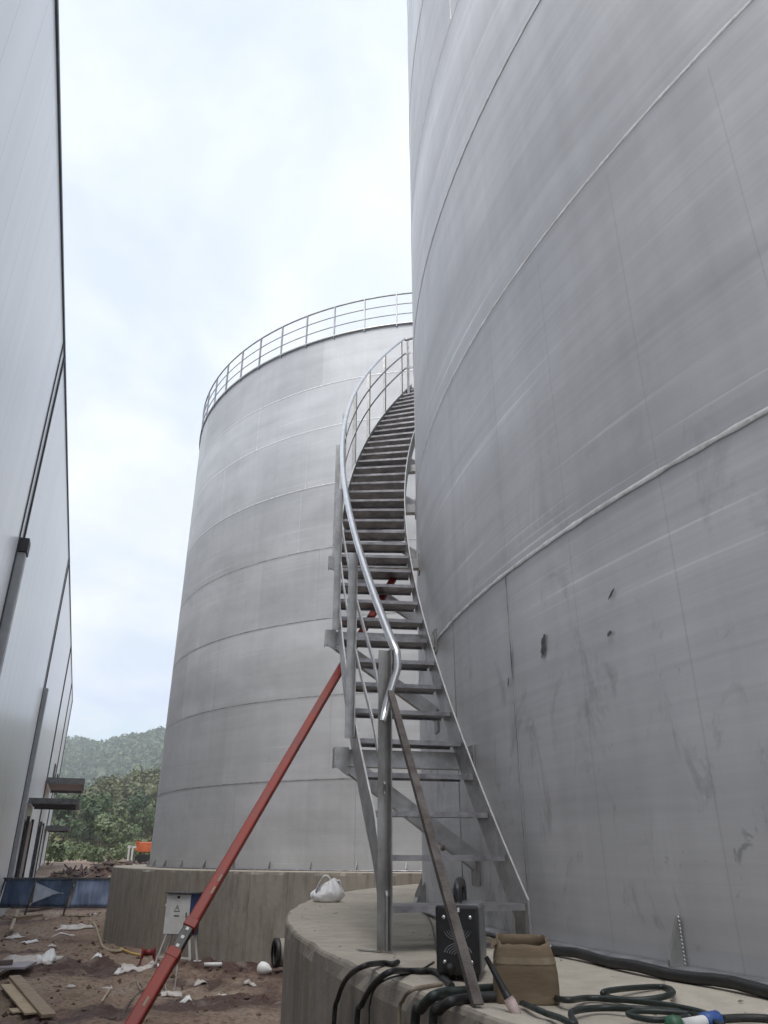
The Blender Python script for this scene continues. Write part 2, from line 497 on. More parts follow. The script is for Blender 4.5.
MAT['leaf'] = leafmat('tree_leaves', (0.030, 0.055, 0.018), (0.085, 0.13, 0.045), 0.6)
MAT['leaf_dark'] = leafmat('dark_leaves', (0.020, 0.042, 0.018), (0.05, 0.088, 0.032), 0.6)
MAT['wood_mass'] = leafmat('hillside_leaves', (0.026, 0.05, 0.016), (0.15, 0.145, 0.055), 0.13)
MAT['far_leaf'] = leafmat('far_forest_leaves', (0.012, 0.035, 0.016), (0.085, 0.12, 0.045), 0.035)
MAT['bush'] = leafmat('bush_leaves', (0.05, 0.08, 0.025), (0.13, 0.165, 0.07), 0.7)
t = NT('forest_floor'); nz = t.noise(t.coord(), 0.03, 8, 0.7)
t.base(t.ramp(nz, [(0.35, (0.03, 0.05, 0.018)), (0.65, (0.10, 0.11, 0.045))])); t.p(Roughness=0.9); MAT['hill_near'] = t.m
t = NT('far_forest'); g = t.coord(); nz = t.noise(g, 0.012, 9, 0.72); n2 = t.noise(g, 0.09, 5, 0.7)
t.base(t.ramp(t.math('MULTIPLY_ADD', n2, 0.5, t.math('MULTIPLY', nz, 0.5)), [(0.40, (0.010, 0.026, 0.010)), (0.60, (0.095, 0.12, 0.045))]))
t.p(Roughness=0.9); t.bump(n2, 0.8, 6.0); MAT['hill_far'] = t.m

# ------------------------------------------------------------------ plan of the site
C1 = Vector((9.376, 6.334)); R1 = 9.065; FZ1 = 1.543; RF1 = 10.04       # near tank, foundation top level
C2 = Vector((1.967, 24.68)); R2 = 8.655; FZ2 = 1.585; RF2 = 9.585       # far tank
FLOOR = 0.0


def fbm(x, y, s, o=4):
    return noise.fractal(Vector((x * s, y * s, 3.7)), 0.9, 2.0, o)


def sstep(a, b, x):
    t = min(1, max(0, (x - a) / (b - a))); return t * t * (3 - 2 * t)


WETS = [(at(px, py, 0), rx, ry, a) for px, py, rx, ry, a in (
    (88, 968, 1.2, 0.9, 1.0), (232, 975, 1.3, 1.5, 1.0), (205, 962, 1.0, 0.9, 0.9), (95, 1012, 0.8, 0.35, 1.0), (30, 955, 1.0, 0.6, 0.7),
    (255, 1000, 1.0, 0.8, 0.9), (60, 1022, 1.2, 0.3, 0.8), (180, 1005, 0.7, 0.4, 0.7), (110, 942, 1.6, 0.5, 0.6), (20, 925, 2.2, 0.9, 0.6), (255, 947, 1.4, 0.5, 0.8))]


def wet(x, y):
    if y < 6 or y > 32: return 0.35 + 0.3 * fbm(x, y, 0.2)
    w_ = 0.0
    for p, rx, ry, a in WETS:
        w_ += a * math.exp(-((x - p.x) / rx) ** 2 - ((y - p.y) / ry) ** 2)
    w_ = w_ * (1.0 + 0.9 * fbm(x, y, 1.3, 5)) + 0.28 * fbm(x + 20, y, 0.6, 5) + 0.06
    return min(1.0, max(0.0, w_))


def ground_h(x, y):
    d = math.hypot(x, y)
    h = 0.0
    if 6 < y < 32 and -14 < x < 2:
        q_ = wet(x, y)
        h += q_ * (0.07 * abs(noise.noise(Vector((x * 2.6, y * 2.6, 1)))) + 0.10 * max(0, noise.noise(Vector((x * 5.5, y * 5.5, 6)))) + 0.05 * noise.noise(Vector((x * 9, y * 9, 2)))) - 0.03 * q_
    h += 1.25 * sstep(33, 58, y) + 0.9 * sstep(60, 160, y)
    near = 1 - sstep(40, 120, d)
    h += near * (0.10 * fbm(x, y, 0.35) + 0.045 * fbm(x + 9, y, 1.6, 5))
    # churned clods in front of the far foundation
    h += 0.16 * math.exp(-((x + 3.1) / 1.1) ** 2 - ((y - 15.2) / 1.2) ** 2) * (0.7 + 0.6 * fbm(x, y, 3))
    h += 0.14 * math.exp(-((x + 6.3) / 0.9) ** 2 - ((y - 16.5) / 0.8) ** 2)
    h -= 0.12 * math.exp(-((x + 5.0) / 1.4) ** 2 - ((y - 14.2) / 0.45) ** 2)
    h -= 0.10 * math.exp(-((x + 2.4) / 1.2) ** 2 - ((y - 13.3) / 0.5) ** 2)
    # two wheel ruts running out of the yard
    cr = (x + 2.6) * 0.915 + (y - 9.0) * 0.403 + 0.35 * math.sin(y * 0.35)
    for c_ in (0.0, -1.65):
        q_ = cr - c_
        h += near * (0.6 + 0.8 * fbm(x, y, 0.4)) * (-0.085 * math.exp(-(q_ / 0.17) ** 2) + 0.045 * math.exp(-((abs(q_) - 0.33) / 0.12) ** 2)) * (1 if 6 < y < 30 else 0)
    h += 0.20 * math.exp(-((x + 8.5) / 2.2) ** 2 - ((y - 24.5) / 1.6) ** 2)
    return h


def lines(a, b, fine, far):
    L = list(np.arange(a, b + 1e-6, fine)); s = fine
    lo, hi = [], []
    x = a
    while x > -far: s *= 1.35; x -= s; lo.append(x)
    s = fine; x = b
    while x < far: s *= 1.35; x += s; hi.append(x)
    return lo[::-1] + L + hi


xs = lines(-13.5, 2.0, 0.09, 1100); ys = lines(7.0, 34.0, 0.10, 1100)
vs = [(x, y, ground_h(x, y)) for y in ys for x in xs]
nx = len(xs)
fs = [(j * nx + i, j * nx + i + 1, (j + 1) * nx + i + 1, (j + 1) * nx + i) for j in range(len(ys) - 1) for i in range(nx - 1)]
gnd = MB().add(vs, fs, True).build('ground', MAT['soil'], kind='structure')
at_ = gnd.data.attributes.new('moisture', 'FLOAT', 'POINT')
at_.data.foreach_set('value', [wet(x, y) for x, y, z in vs])


# ------------------------------------------------------------------ tanks
def arc_pts(c, r, z, a0, a1, n):
    return [(c.x + r * math.cos(a0 + (a1 - a0) * i / n), c.y + r * math.sin(a0 + (a1 - a0) * i / n), z) for i in range(n + 1)]


def make_tank(C, R, z0, mat, label, gusset_n, weldmat, vert, zoff):
    t = thing('storage_tank', label, 'storage tank', (C.x, C.y, z0))
    H = 13.05 - (FZ1 - 1.9) if z0 == FZ1 else 13.05 - (FZ2 - 1.9)
    seams = SEAMS
    # shell: one ring of plates per course, each a hair off the next, joined under the weld beads
    zs = [0.0] + seams + [H]
    m = MB()
    for i in range(len(zs) - 1):
        r = R + (0.002 if i % 2 else 0.0)
        m.lathe((0, 0, 0), [(r, zs[i]), (r, (zs[i] + zs[i + 1]) / 2), (r, zs[i + 1])], 320)
    m.build('shell', mat, t)
    MB().lathe((0, 0, 0), [(R + 0.002, H - 0.002), (R + 0.05, H), (R + 0.05, H + 0.05), (R - 0.1, H + 0.06), (0.01, H + 1.1)], 128).build('roof', MAT['galv'], t)
    MB().lathe((0, 0, 0), [(R - 0.02, 0.0), (R + 0.075, 0.0), (R + 0.075, 0.022), (R + 0.005, 0.026)], 256).build('base_ring', MAT['tread'], t)
    for i, s in enumerate(seams):
        m = MB(); n = 720; vs = []
        for dz, dr in ((-0.012, 0.0024), (-0.008, 0.0036), (0.0, 0.0042), (0.008, 0.0036), (0.012, 0.0024)):
            for k in range(n):
                a = 2 * PI * k / n
                w_ = 1.0 + 0.30 * math.sin(k * 2.3) * math.sin(k * 0.31) if abs(dz) > 0.009 else 1.0
                r = R + dr + (0.0004 * math.sin(k * 2.9) if dz == 0 else 0)
                vs.append((r * math.cos(a), r * math.sin(a), s + dz * w_))
        m.add(vs, [(j * n + k, j * n + (k + 1) % n, (j + 1) * n + (k + 1) % n, (j + 1) * n + k) for j in range(4) for k in range(n)], True)
        m.build('weld_seam', weldmat(i), t)
    for (ang, i) in vert:
        za, zb = zs[i], zs[i + 1]
        p = [((R + 0.001) * math.cos(ang), (R + 0.001) * math.sin(ang), za + 0.02 + (zb - za - 0.04) * k / 24) for k in range(25)]
        MB().tube(p, 0.004, 6, rs=[0.003 + 0.0008 * math.sin(k * 2.1) for k in range(25)]).build('upright_weld', MAT['weld_dark'] if i < 2 else weldmat(i), t)
    for k in range(gusset_n):
        a = 2 * PI * k / gusset_n + zoff
        e = Vector((math.cos(a), math.sin(a), 0)); s = Vector((-e.y, e.x, 0))
        b = e * (R + 0.004) + Vector((0, 0, 0.024))
        m = MB().prism([b - s * 0.005, b + e * 0.07 - s * 0.005, b + e * 0.07 + Vector((0, 0, 0.02)) - s * 0.005, b + e * 0.012 + Vector((0, 0, 0.145)) - s * 0.005, b + Vector((0, 0, 0.145)) - s * 0.005], s * 0.01)
        m.build('gusset', MAT['galv_dirty'], t)
    return t, H


def conc_base(C, RF, top, label, msd, mtp, R):
    f = thing('tank_foundation', label, 'foundation', (C.x, C.y, 0))
    # side with chipped arris
    m = MB(); seg = 1080
    prof = [(0.0, -0.4), (0.0, 0.3), (0.0, top * 0.6), (0.0, top - 0.06), (0.0, top - 0.016), (-0.005, top - 0.005), (-0.014, top)]
    vs = []
    for j, (dr, z) in enumerate(prof):
        for k in range(seg):
            a = 2 * PI * k / seg
            ch = max(0, noise.noise(Vector((math.cos(a) * RF * 1.6, math.sin(a) * RF * 1.6, 0.3))) - 0.25) * 0.09 + max(0, noise.noise(Vector((math.cos(a) * RF * 6, math.sin(a) * RF * 6, 1.3))) - 0.05) * 0.035
            e = ch if j >= 4 else 0
            r = RF + dr - e + 0.004 * noise.noise(Vector((a * RF * 1.1, z * 0.6, 0)))
            vs.append((r * math.cos(a), r * math.sin(a), z - (e * 0.25 if j in (4, 5) else 0)))
    n = len(prof)
    fs = [(j * seg + k, j * seg + (k + 1) % seg, (j + 1) * seg + (k + 1) % seg, (j + 1) * seg + k) for j in range(n - 1) for k in range(seg)]
    m.add(vs, fs, False)
    m.build('side', msd, f)
    # top sheet from the arris inwards
    m = MB(); vs2 = [tuple(v) for v in vs[(n - 1) * seg:]]
    rings = [RF - 0.12, RF - 0.25, RF - 0.45, RF - 0.7, R - 0.1, R - 2.0]
    allv = list(vs2)
    for r in rings:
        for k in range(seg):
            a = 2 * PI * k / seg
            allv.append((r * math.cos(a), r * math.sin(a), top - 0.003 + 0.003 * noise.noise(Vector((r * math.cos(a) * 2, r * math.sin(a) * 2, 0))) if r > R else top - 0.006))
    fs = [(j * seg + k, j * seg + (k + 1) % seg, (j + 1) * seg + (k + 1) % seg, (j + 1) * seg + k) for j in range(len(rings)) for k in range(seg)]
    m.add(allv, fs, True).build('top', mtp, f)
    return f


conc_base(C1, RF1, FZ1, 'round concrete foundation under the nearest tank, carrying the staircase foot and welder', MAT['conc_side'], MAT['conc_top'], R1)
conc_base(C2, RF2, FZ2, 'round concrete foundation under the farther tank, behind the white cabinet', MAT['conc_side_far'], MAT['conc_top'], R2)


def a1(px, py):            # azimuth on the near tank of the wall point seen at a pixel
    d = ray(px, py); a = d.x ** 2 + d.y ** 2; b = -(d.x * C1.x + d.y * C1.y); c = C1.length_squared - R1 ** 2
    t = (-b - math.sqrt(max(0, b * b - a * c))) / a
    return math.atan2(d.y * t - C1.y, d.x * t - C1.x)


def a2(px, py):
    d = ray(px, py); a = d.x ** 2 + d.y ** 2; b = -(d.x * C2.x + d.y * C2.y); c = C2.length_squared - R2 ** 2
    t = (-b - math.sqrt(max(0, b * b - a * c))) / a
    return math.atan2(d.y * t - C2.y, d.x * t - C2.x)


g_near = a1(687, 965)
v1 = [(a1(456, 700), 0), (a1(520, 780), 0), (a1(455, 90), 4)]
tank1, H1 = make_tank(C1, R1, FZ1, MAT['tank'], 'nearest tall stainless steel tank with the curved staircase wrapped round its left side', 52, lambda i: MAT['weld'], v1, g_near)
v2 = [(a2(232, 835), 0), (a2(246, 600), 3), (a2(258, 430), 6), (a2(371, 345), 7), (a2(355, 830), 0), (a2(330, 740), 1), (a2(215, 690), 2), (a2(380, 520), 4), (a2(300, 515), 4), (a2(222, 500), 5), (a2(310, 400), 5), (a2(190, 760), 1), (a2(318, 590), 3)]
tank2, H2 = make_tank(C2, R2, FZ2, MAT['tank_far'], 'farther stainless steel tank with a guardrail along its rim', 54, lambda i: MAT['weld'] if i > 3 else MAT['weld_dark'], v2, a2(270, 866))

# guardrail on the farther tank
gr = MB()
rr = R2 + 0.02
gr.tube([(rr * math.cos(2 * PI * k / 180), rr * math.sin(2 * PI * k / 180), H2 + 1.05) for k in range(180)], 0.024, 6, True)
guard = gr.build('guardrail', MAT['rail_far'], tank2)
for hh in (0.36, 0.70):
    MB().tube([(rr * math.cos(2 * PI * k / 180), rr * math.sin(2 * PI * k / 180), H2 + hh) for k in range(180)], 0.015, 6, True).build('mid_rail', MAT['rail_far'], guard)
for k in range(60):
    a = 2 * PI * k / 60 + 0.02
    e = Vector((math.cos(a), math.sin(a), 0))
    MB().bar(e * rr + Vector((0, 0, H2 - 0.05)), e * rr + Vector((0, 0, H2 + 1.04)), 0.05, 0.03, e).build('post', MAT['rail_far'], guard)

# fixings welded to the near tank: small lugs of scaffolding left on the wall, rub marks
def wall1(px, py, out=0.0):
    a = a1(px, py); d = ray(px, py); r = R1 + out
    aa = d.x ** 2 + d.y ** 2; b = -(d.x * C1.x + d.y * C1.y); c = C1.length_squared - r ** 2
    t = (-b - math.sqrt(max(0, b * b - aa * c))) / aa
    return EYE + d * t, Vector((math.cos(a), math.sin(a), 0))


MAT['smudge'] = simple('grease_smudge', (0.16, 0.16, 0.16), (0.09, 0.09, 0.09), 0.5, 0.4, 30, bump=0)


def smudge(px, py, w, h, tilt, seed):
    p, e = wall1(px, py, 0.0045)
    s = Vector((-e.y, e.x, 0)); rnd = random.Random(seed); m = MB(); poly = []
    for k in range(18):
        a = 2 * PI * k / 18; q = rnd.uniform(0.6, 1.15)
        x = math.cos(a) * w * q; z = math.sin(a) * h * q
        x += tilt * z
        aa = math.atan2(p.y - C1.y, p.x - C1.x) - x / R1
        poly.append(Vector((C1.x + (R1 + 0.0085) * math.cos(aa), C1.y + (R1 + 0.0085) * math.sin(aa), p.z + z)))
    c = sum(poly, Vector()) / 18
    m.add(poly + [c], [(k, (k + 1) % 18, 18) for k in range(18)])
    return m.build('grease_smudge', MAT['smudge'], tank1, world=True)


smudge(544, 646, 0.024, 0.062, -0.28, 1)
smudge(512, 660, 0.006, 0.10, 0.0, 2)
smudge(509, 682, 0.008, 0.03, -0.3, 3)
smudge(612, 594, 0.012, 0.022, -0.9, 4)
smudge(610, 634, 0.015, 0.012, -0.9, 5)

# ------------------------------------------------------------------ staircase
RIN = R1 + 0.113; ROUT = RIN + 0.588; TH = 3.4446; DTH = 0.0189; RISE = 0.19; Z1 = 1.706
NS = 38


def hp(i, r, dz=0.0):
    if r > RIN + 0.3: r += 0.045 * max(0.0, 1 - (i - 0.6) / 2.2)      # the outer side splays a little at the foot
    a = TH - DTH * (i - 1)
    return Vector((C1.x + r * math.cos(a), C1.y + r * math.sin(a), Z1 + RISE * (i - 1) + dz))


def rad(i):
    a = TH - DTH * (i - 1); return Vector((math.cos(a), math.sin(a), 0))


def tang(i):               # direction of climb in plan
    a = TH - DTH * (i - 1); return Vector((math.sin(a), -math.cos(a), 0))


stair = thing('spiral_staircase', 'curved stainless steel staircase climbing round the nearest tank, railing on its outer side', 'staircase', (C1.x, C1.y, 0))
for i in range(1, NS + 1):
    # folded tread: top sheet, front nosing lip, back lip
    m = MB()
    A = hp(i, RIN + 0.006); B = hp(i, ROUT - 0.006)
    dep = 0.215 / (DTH * 9.4)
    Cc = hp(i + dep, RIN + 0.006); Dd = hp(i + dep, ROUT - 0.006)
    Cc.z = A.z; Dd.z = A.z
    dn = Vector((0, 0, -0.006))
    m.prism([A, B, Dd, Cc], dn)
    lip = Vector((0, 0, -0.024)); k1 = tang(i) * 0.006
    m.prism([A + dn, B + dn, B + lip, A + lip], k1)
    k2 = tang(i + dep) * -0.006
    m.prism([Cc + dn, Dd + dn, Dd + dn * 3, Cc + dn * 3], k2)
    o = m.build('tread', MAT['tread'], stair, world=True); fix_normals(o)


def strip(r, up, dnz, th, i0, i1, n=160):
    vs = []; m = MB()
    for k in range(n + 1):
        i = i0 + (i1 - i0) * k / n
        for rr_ in (r - th / 2, r + th / 2):
            for dz in (up, dnz):
                p = hp(i, rr_, dz); p.z = max(p.z, FZ1 + 0.004 if dz == dnz else FZ1 + 0.02); vs.append(p)
    fs = []
    for k in range(n):
        a = 4 * k; b = a + 4
        fs += [(a, b, b + 1, a + 1), (a + 2, a + 3, b + 3, b + 2), (a, a + 2, b + 2, b), (a + 1, b + 1, b + 3, a + 3)]
    fs += [(0, 1, 3, 2), (4 * n, 4 * n + 2, 4 * n + 3, 4 * n + 1)]
    m.add(vs, fs)
    return m


o = strip(RIN - 0.002, 0.035, -0.19, 0.009, 0.9, NS + 1.2).build('inner_stringer', MAT['galv'], stair, world=True); fix_normals(o)
o = strip(ROUT + 0.002, 0.035, -0.19, 0.009, 1.02, NS + 1.2).build('outer_stringer', MAT['galv'], stair, world=True); fix_normals(o)
# feet of the stringers
p = hp(0.95, RIN - 0.002); e = rad(1); tg = tang(1)
MB().frame_box(Vector((p.x, p.y, FZ1 + 0.085)) + tg * 0.07, tg, e, Vector((0, 0, 1)), 0.10, 0.012, 0.16).build('foot_plate', MAT['galv_dirty'], stair, world=True)
MB().frame_box(Vector((p.x, p.y, FZ1 + 0.006)) + tg * 0.07 - e * 0.02, tg, e, Vector((0, 0, 1)), 0.14, 0.09, 0.01).build('foot_plate', MAT['galv_dirty'], stair, world=True)
# landing
m = MB(); poly = [hp(NS + 1.2, RIN), hp(NS + 1.2, ROUT), hp(NS + 7, ROUT), hp(NS + 7, R1 + 0.01), hp(NS + 1.2, R1 + 0.01)]
zl = Z1 + RISE * NS
for q in poly: q.z = zl
m.prism(poly, (0, 0, -0.05)); o = m.build('landing', MAT['tread'], stair, world=True); fix_normals(o)

# railing posts (angle iron), handrail and two mid rails
HR = 1.06
NE = NS - 0.2
post_i = [1.0, 5.3, 9.7, 14.2, 18.8, 23.4, 28.0, 32.6, 37.0]
for n_, i in enumerate(post_i):
    e = rad(i); tg = tang(i)
    b = hp(i, ROUT + 0.010, -0.05); tp = hp(i, ROUT + 0.010, HR - 0.02)
    a_, mt = (0.05, MAT['galv'])
    if n_ == 0:
        b -= e * 0.022; tp -= e * 0.022; b.z = FZ1 + 0.006; a_ = 0.052; mt = MAT['galv_dirty']; tp.z += 0.02
    m = MB()
    o = m.angle(b + tg * a_ / 2, tp + tg * a_ / 2, a_, 0.005, -tg, 0.048 if n_ else 0.05).build('railing_post', mt, stair, world=True); fix_normals(o)


def rail_path(dz, i0, i1, r=ROUT + 0.012, n=110):
    return [hp(i0 + (i1 - i0) * k / n, r, dz) for k in range(n + 1)]


def flare(i):
    return 0.045 * max(0.0, 1 - (i - 0.6) / 2.2)


top = [hp(0.93 + (NE - 0.93) * k / 110, ROUT - flare(0.93 + (NE - 0.93) * k / 110), HR) for k in range(111)]
top[-1].z = top[-2].z + 0.02
hook = [hp(1.0, ROUT + 0.03, HR - 0.33) + tang(1) * -0.03, hp(1.0, ROUT + 0.016, HR - 0.25) + tang(1) * -0.032, hp(0.9, ROUT - 0.036, HR - 0.09), hp(0.88, ROUT - 0.04, HR - 0.06), hp(0.9, ROUT - 0.04, HR - 0.03)]
end = hp(NE, RIN); end.z = top[-1].z
top.append(top[-1] * 0.97 + end * 0.03); top.append(end)
MB().tube(hook + top, 0.021, 12, rs=[0.015, 0.0165, 0.019, 0.0205, 0.021] + [0.021] * len(top)).build('handrail', MAT['polish'], stair, world=True)
for dz in (0.44, 0.74):
    pth = rail_path(dz, 1.05, NE)
    q = hp(NE, RIN, dz)
    vs = []; m = MB()
    for k, p_ in enumerate(pth):
        a_ = p_ - Vector((C1.x, C1.y, 0)); a_.z = 0; a_.normalize()
        for s_ in (-0.004, 0.004):
            for z_ in (-0.019, 0.019):
                vs.append(p_ + a_ * s_ + Vector((0, 0, z_)))
    fs = []
    for k in range(len(pth) - 1):
        a_ = 4 * k; b_ = a_ + 4
        fs += [(a_, b_, b_ + 1, a_ + 1), (a_ + 2, a_ + 3, b_ + 3, b_ + 2), (a_, a_ + 2, b_ + 2, b_), (a_ + 1, b_ + 1, b_ + 3, a_ + 3)]
    m.add(vs, fs); m.bar(pth[-1], q, 0.008, 0.038)
    o = m.build('mid_rail', MAT['galv'], stair, world=True); fix_normals(o)
# end posts of the landing rail
for r in (ROUT - 0.02, RIN + 0.05):
    b = hp(NE, r); b.z = hp(NE, r, -0.1).z; tp = Vector((b.x, b.y, top[-1].z - 0.01))
    o = MB().angle(b, tp, 0.04, 0.005, tang(NS), 0.04).build('railing_post', MAT['galv'], stair, world=True); fix_normals(o)

# knee brackets welded to the tank shell
for j in (6.0, 10.8, 15.6, 20.4, 25.2, 30.0, 34.8):
    e = rad(j); tg = tang(j); z = Z1 + RISE * (j - 1) - 0.275
    c0 = Vector((C1.x, C1.y, z))
    inn = c0 + e * (R1 + 0.008); outp = c0 + e * (ROUT + 0.085)
    m = MB()
    o = m.angle(inn - tg * 0.03 + Vector((0, 0, -0.045)), outp - tg * 0.03 + Vector((0, 0, -0.045)), 0.075, 0.006, tg, 0.09)
    arm = o.build('support_bracket', MAT['galv'], stair, world=True); fix_normals(arm)
    off = stair.location
    lowp = Vector((C1.x, C1.y, z - 0.56)) + e * (R1 + 0.012); hi = Vector((C1.x, C1.y, z - 0.05)) + e * (ROUT + 0.06)
    br = MB().angle(lowp - tg * 0.02, hi - tg * 0.02, 0.065, 0.006, tg, 0.085)
    o = br.build('brace', MAT['galv'], arm); o.data.transform(Matrix.Translation(-off)); fix_normals(o)
    pl = MB().frame_box(Vector((C1.x, C1.y, z)) + e * (R1 + 0.007), e, tg, Vector((0, 0, 1)), 0.010, 0.13, 0.17)
    o = pl.build('wall_plate', MAT['galv_dirty'], arm); o.data.transform(Matrix.Translation(-off))
    pl = MB().frame_box(Vector((C1.x, C1.y, z - 0.56)) + e * (R1 + 0.007), e, tg, Vector((0, 0, 1)), 0.010, 0.12, 0.15)
    o = pl.build('wall_plate', MAT['galv_dirty'], arm); o.data.transform(Matrix.Translation(-off))
    # triangular closing plate on the outer end
    q = Vector((C1.x, C1.y, z)) + e * (ROUT + 0.02)
    U = Vector((0, 0, 1))
    tri = MB().prism([q - tg * 0.034 + U * 0.055, q - tg * 0.034 + e * 0.07 + U * 0.055, q - tg * 0.034 + e * 0.07 - U * 0.05, q - tg * 0.034 - U * 0.10], -tg * 0.006)
    tri.prism([q + e * 0.072 - tg * 0.034 + U * 0.055, q + e * 0.072 + tg * 0.05 + U * 0.055, q + e * 0.072 + tg * 0.05 - U * 0.05, q + e * 0.072 - tg * 0.034 - U * 0.05], e * 0.006)
    o = tri.build('end_plate', MAT['galv'], arm); o.data.transform(Matrix.Translation(-off)); fix_normals(o)

# ------------------------------------------------------------------ red prop and rusty angle
A = Vector((0.12, 5.92, 4.08)); B = aty(133, 1024, 3.75)
D = (B - A).normalized()
Gd = A + D * ((0.02 - A.z) / D.z)
prop = thing('steel_prop', 'long red painted steel prop leaning from the ground up under the staircase', 'prop', (Gd.x, Gd.y, 0))
side = (D.cross(((A + Gd) / 2 - EYE).normalized())).normalized() + Vector((0, -0.22, 0.1))



def on_prop(py):           # point on the prop axis whose picture height is py
    lo, hi = 0.0, (Gd - A).length
    for _ in range(50):
        mid = (lo + hi) / 2; p = M.transposed() @ (A + D * mid - EYE); y = 512 - F * p.y / -p.z
        if y < py: lo = mid
        else: hi = mid
    return A + D * lo


pa = on_prop(925); pb = on_prop(955)
MB().bar(A, pa, 0.052, 0.052, side).build('upper_tube', MAT['red_paint'], prop, world=True, bevel=0.008)
MB().bar(pb, Gd, 0.057, 0.057, side).build('lower_tube', MAT['red_paint'], prop, world=True, bevel=0.008)
sl = MB().bar(pa - D * 0.02, pb + D * 0.02, 0.049, 0.049, side)
slv = sl.build('inner_sleeve', MAT['black_plastic'], prop, world=True, bevel=0.004)
fr = (side - D * side.dot(D)).normalized(); un = fr.cross(D)
if un.dot(EYE - pa) < 0: un = -un
for k in range(3):
    q = pa + (pb - pa) * (0.22 + 0.28 * k) + un * 0.0250
    o = MB().frame_box(q, D, fr, un, 0.014, 0.014, 0.003).build('pin_hole', MAT['galv_dirty'], slv)
    o.data.transform(Matrix.Translation(-prop.location))
for q, L in ((pa, 0.05), (pb, 0.05)):
    MB().bar(q - D * 0.022, q + D * 0.022, 0.061, 0.061, side).build('collar', MAT['red_paint'], prop, world=True, bevel=0.004)
for py, s_ in ((880, 0.5), (892, 0.5), (1004, 0.3)):
    q = on_prop(py) + un * (0.0265 if py < 940 else 0.029) + fr * (0.014 if py < 900 else 0.006)
    MB().frame_box(q, D, fr, un, 0.04, 0.010, 0.003).build('paint_chip', MAT['straw'], prop, world=True)
MB().box((Gd.x, Gd.y, 0.012), (0.2, 0.2, 0.02), 0.4).build('base_plate', MAT['red_paint'], prop, world=True)

ap = aty(388, 690, 3.36); bp = at(474, 1004, FZ1 + 0.01)
ang = MB().angle(ap, bp, 0.027, 0.004, (1, 0.25, 0), 0.022)
ang_o = ang.build('rusty_angle_iron', MAT['rust'])
tag(ang_o, 'rusty brown angle iron leaning between the first railing post and the foundation edge', 'angle iron'); fix_normals(ang_o)
d_ = (bp - ap).normalized()
m = MB()
q = ap + d_ * 0.98 + Vector((0.03, -0.01, 0))
m.tube([q, q + Vector((0.012, -0.004, 0.004))], 0.009, 8)
m.build('bolt', MAT['rust'], ang_o)

# ------------------------------------------------------------------ things on the near foundation
T = FZ1 - 0.001
# welding inverter
wp = at(460, 982, T)
zrot = math.atan2(wp.y, wp.x) - PI / 2 - 0.10
wm = thing('welding_machine', 'small black inverter welding machine standing behind the rusty angle iron', 'welder', (wp.x, wp.y + 0.02, T), zrot)
W_, D_, H_ = 0.142, 0.26, 0.20
m = MB().box((0, D_ / 2, 0.012 + H_ / 2), (W_, D_, H_)); m.build('case', MAT['grey_plastic'], wm, bevel=0.012)
fp = MB().box((0, -0.006, 0.012 + H_ / 2), (W_ - 0.004, 0.018, H_ - 0.006)).build('front_panel', MAT['black_plastic'], wm, bevel=0.009)
for cx_, cz in ((0, 0.145), (0, 0.07)):          # two curved louvre groups
    m = MB()
    for k in range(5):
        r = 0.012 + 0.008 * k
        pts = [Vector((cx_ + r * math.cos(a), -0.0165, cz + 0.0 + (r * math.sin(a)) * (1 if cz > 0.1 else -1) * -0.75)) for a in np.linspace(0.25, PI - 0.25, 9)]
        m.tube(pts, 0.0016, 5)
    m.build('vent_louvre', MAT['grey_plastic'], fp)
for x, z in ((-0.042, 0.175), (0.042, 0.175), (-0.042, 0.052), (0.042, 0.052)):
    MB().lathe((x, -0.015, z), [(0.006, 0), (0.006, 0.004), (0.001, 0.005)], 10, Vector((0, -1, 0))).build('screw', MAT['polish'], fp)
m = MB()
for x in (-0.006, 0.006):
    m.box((x, -0.0165, 0.196), (0.006, 0.003, 0.012))
m.build('indicator_mark', MAT['white_plastic'], fp)
hd = smooth_path([(-0.0, 0.03, H_ + 0.012), (0, 0.035, H_ + 0.055), (0, 0.08, H_ + 0.072), (0, 0.17, H_ + 0.072), (0, 0.215, H_ + 0.055), (0, 0.22, H_ + 0.012)])
MB().tube(hd, 0.014, 10).build('handle', MAT['black_plastic'], wm)
for x in (-0.028, 0.028):
    MB().lathe((x, -0.014, 0.034), [(0.016, 0), (0.016, 0.014), (0.009, 0.015), (0.009, 0.02), (0.001, 0.02)], 14, Vector((0, -1, 0))).build('socket', MAT['black_rubber'], wm)
for x in (-0.05, 0.05):
    for y in (0.02, 0.23):
        MB().box((x, y, 0.006), (0.018, 0.025, 0.013)).build('foot', MAT['black_rubber'], wm)

# cardboard carton, open top, narrowing upwards
cp = (at(503, 1006, T) + at(566, 1008, T)) / 2
cb = thing('cardboard_box', 'open brown cardboard carton with torn top standing beside the welder', 'box', (cp.x, cp.y + 0.12, T), -0.10)
hw, hd_, hh = 0.086, 0.085, 0.136
prof = [(0, 1.0), (0.25, 1.01), (0.5, 0.99), (0.75, 0.94), (0.92, 0.86), (1.0, 0.80)]
NSD = 44


def box_ring(zf, s, inset=0.0, seed=0):
    out = []
    for k in range(NSD):
        a = 2 * PI * k / NSD
        c_, s_ = math.cos(a), math.sin(a)
        n_ = 0.38
        x = math.copysign(abs(c_) ** n_, c_) * (hw * s - inset); y = math.copysign(abs(s_) ** n_, s_) * (hd_ * (0.5 + 0.5 * s) - inset)
        z = zf * hh
        wob = 0.004 * noise.noise(Vector((x * 30, y * 30, z * 25)))
        if zf == 1.0: z += 0.010 * noise.noise(Vector((x * 40, y * 40, 2))) + (0.012 if y > 0.03 else 0)
        out.append((x + wob, y + wob, z))
    return out


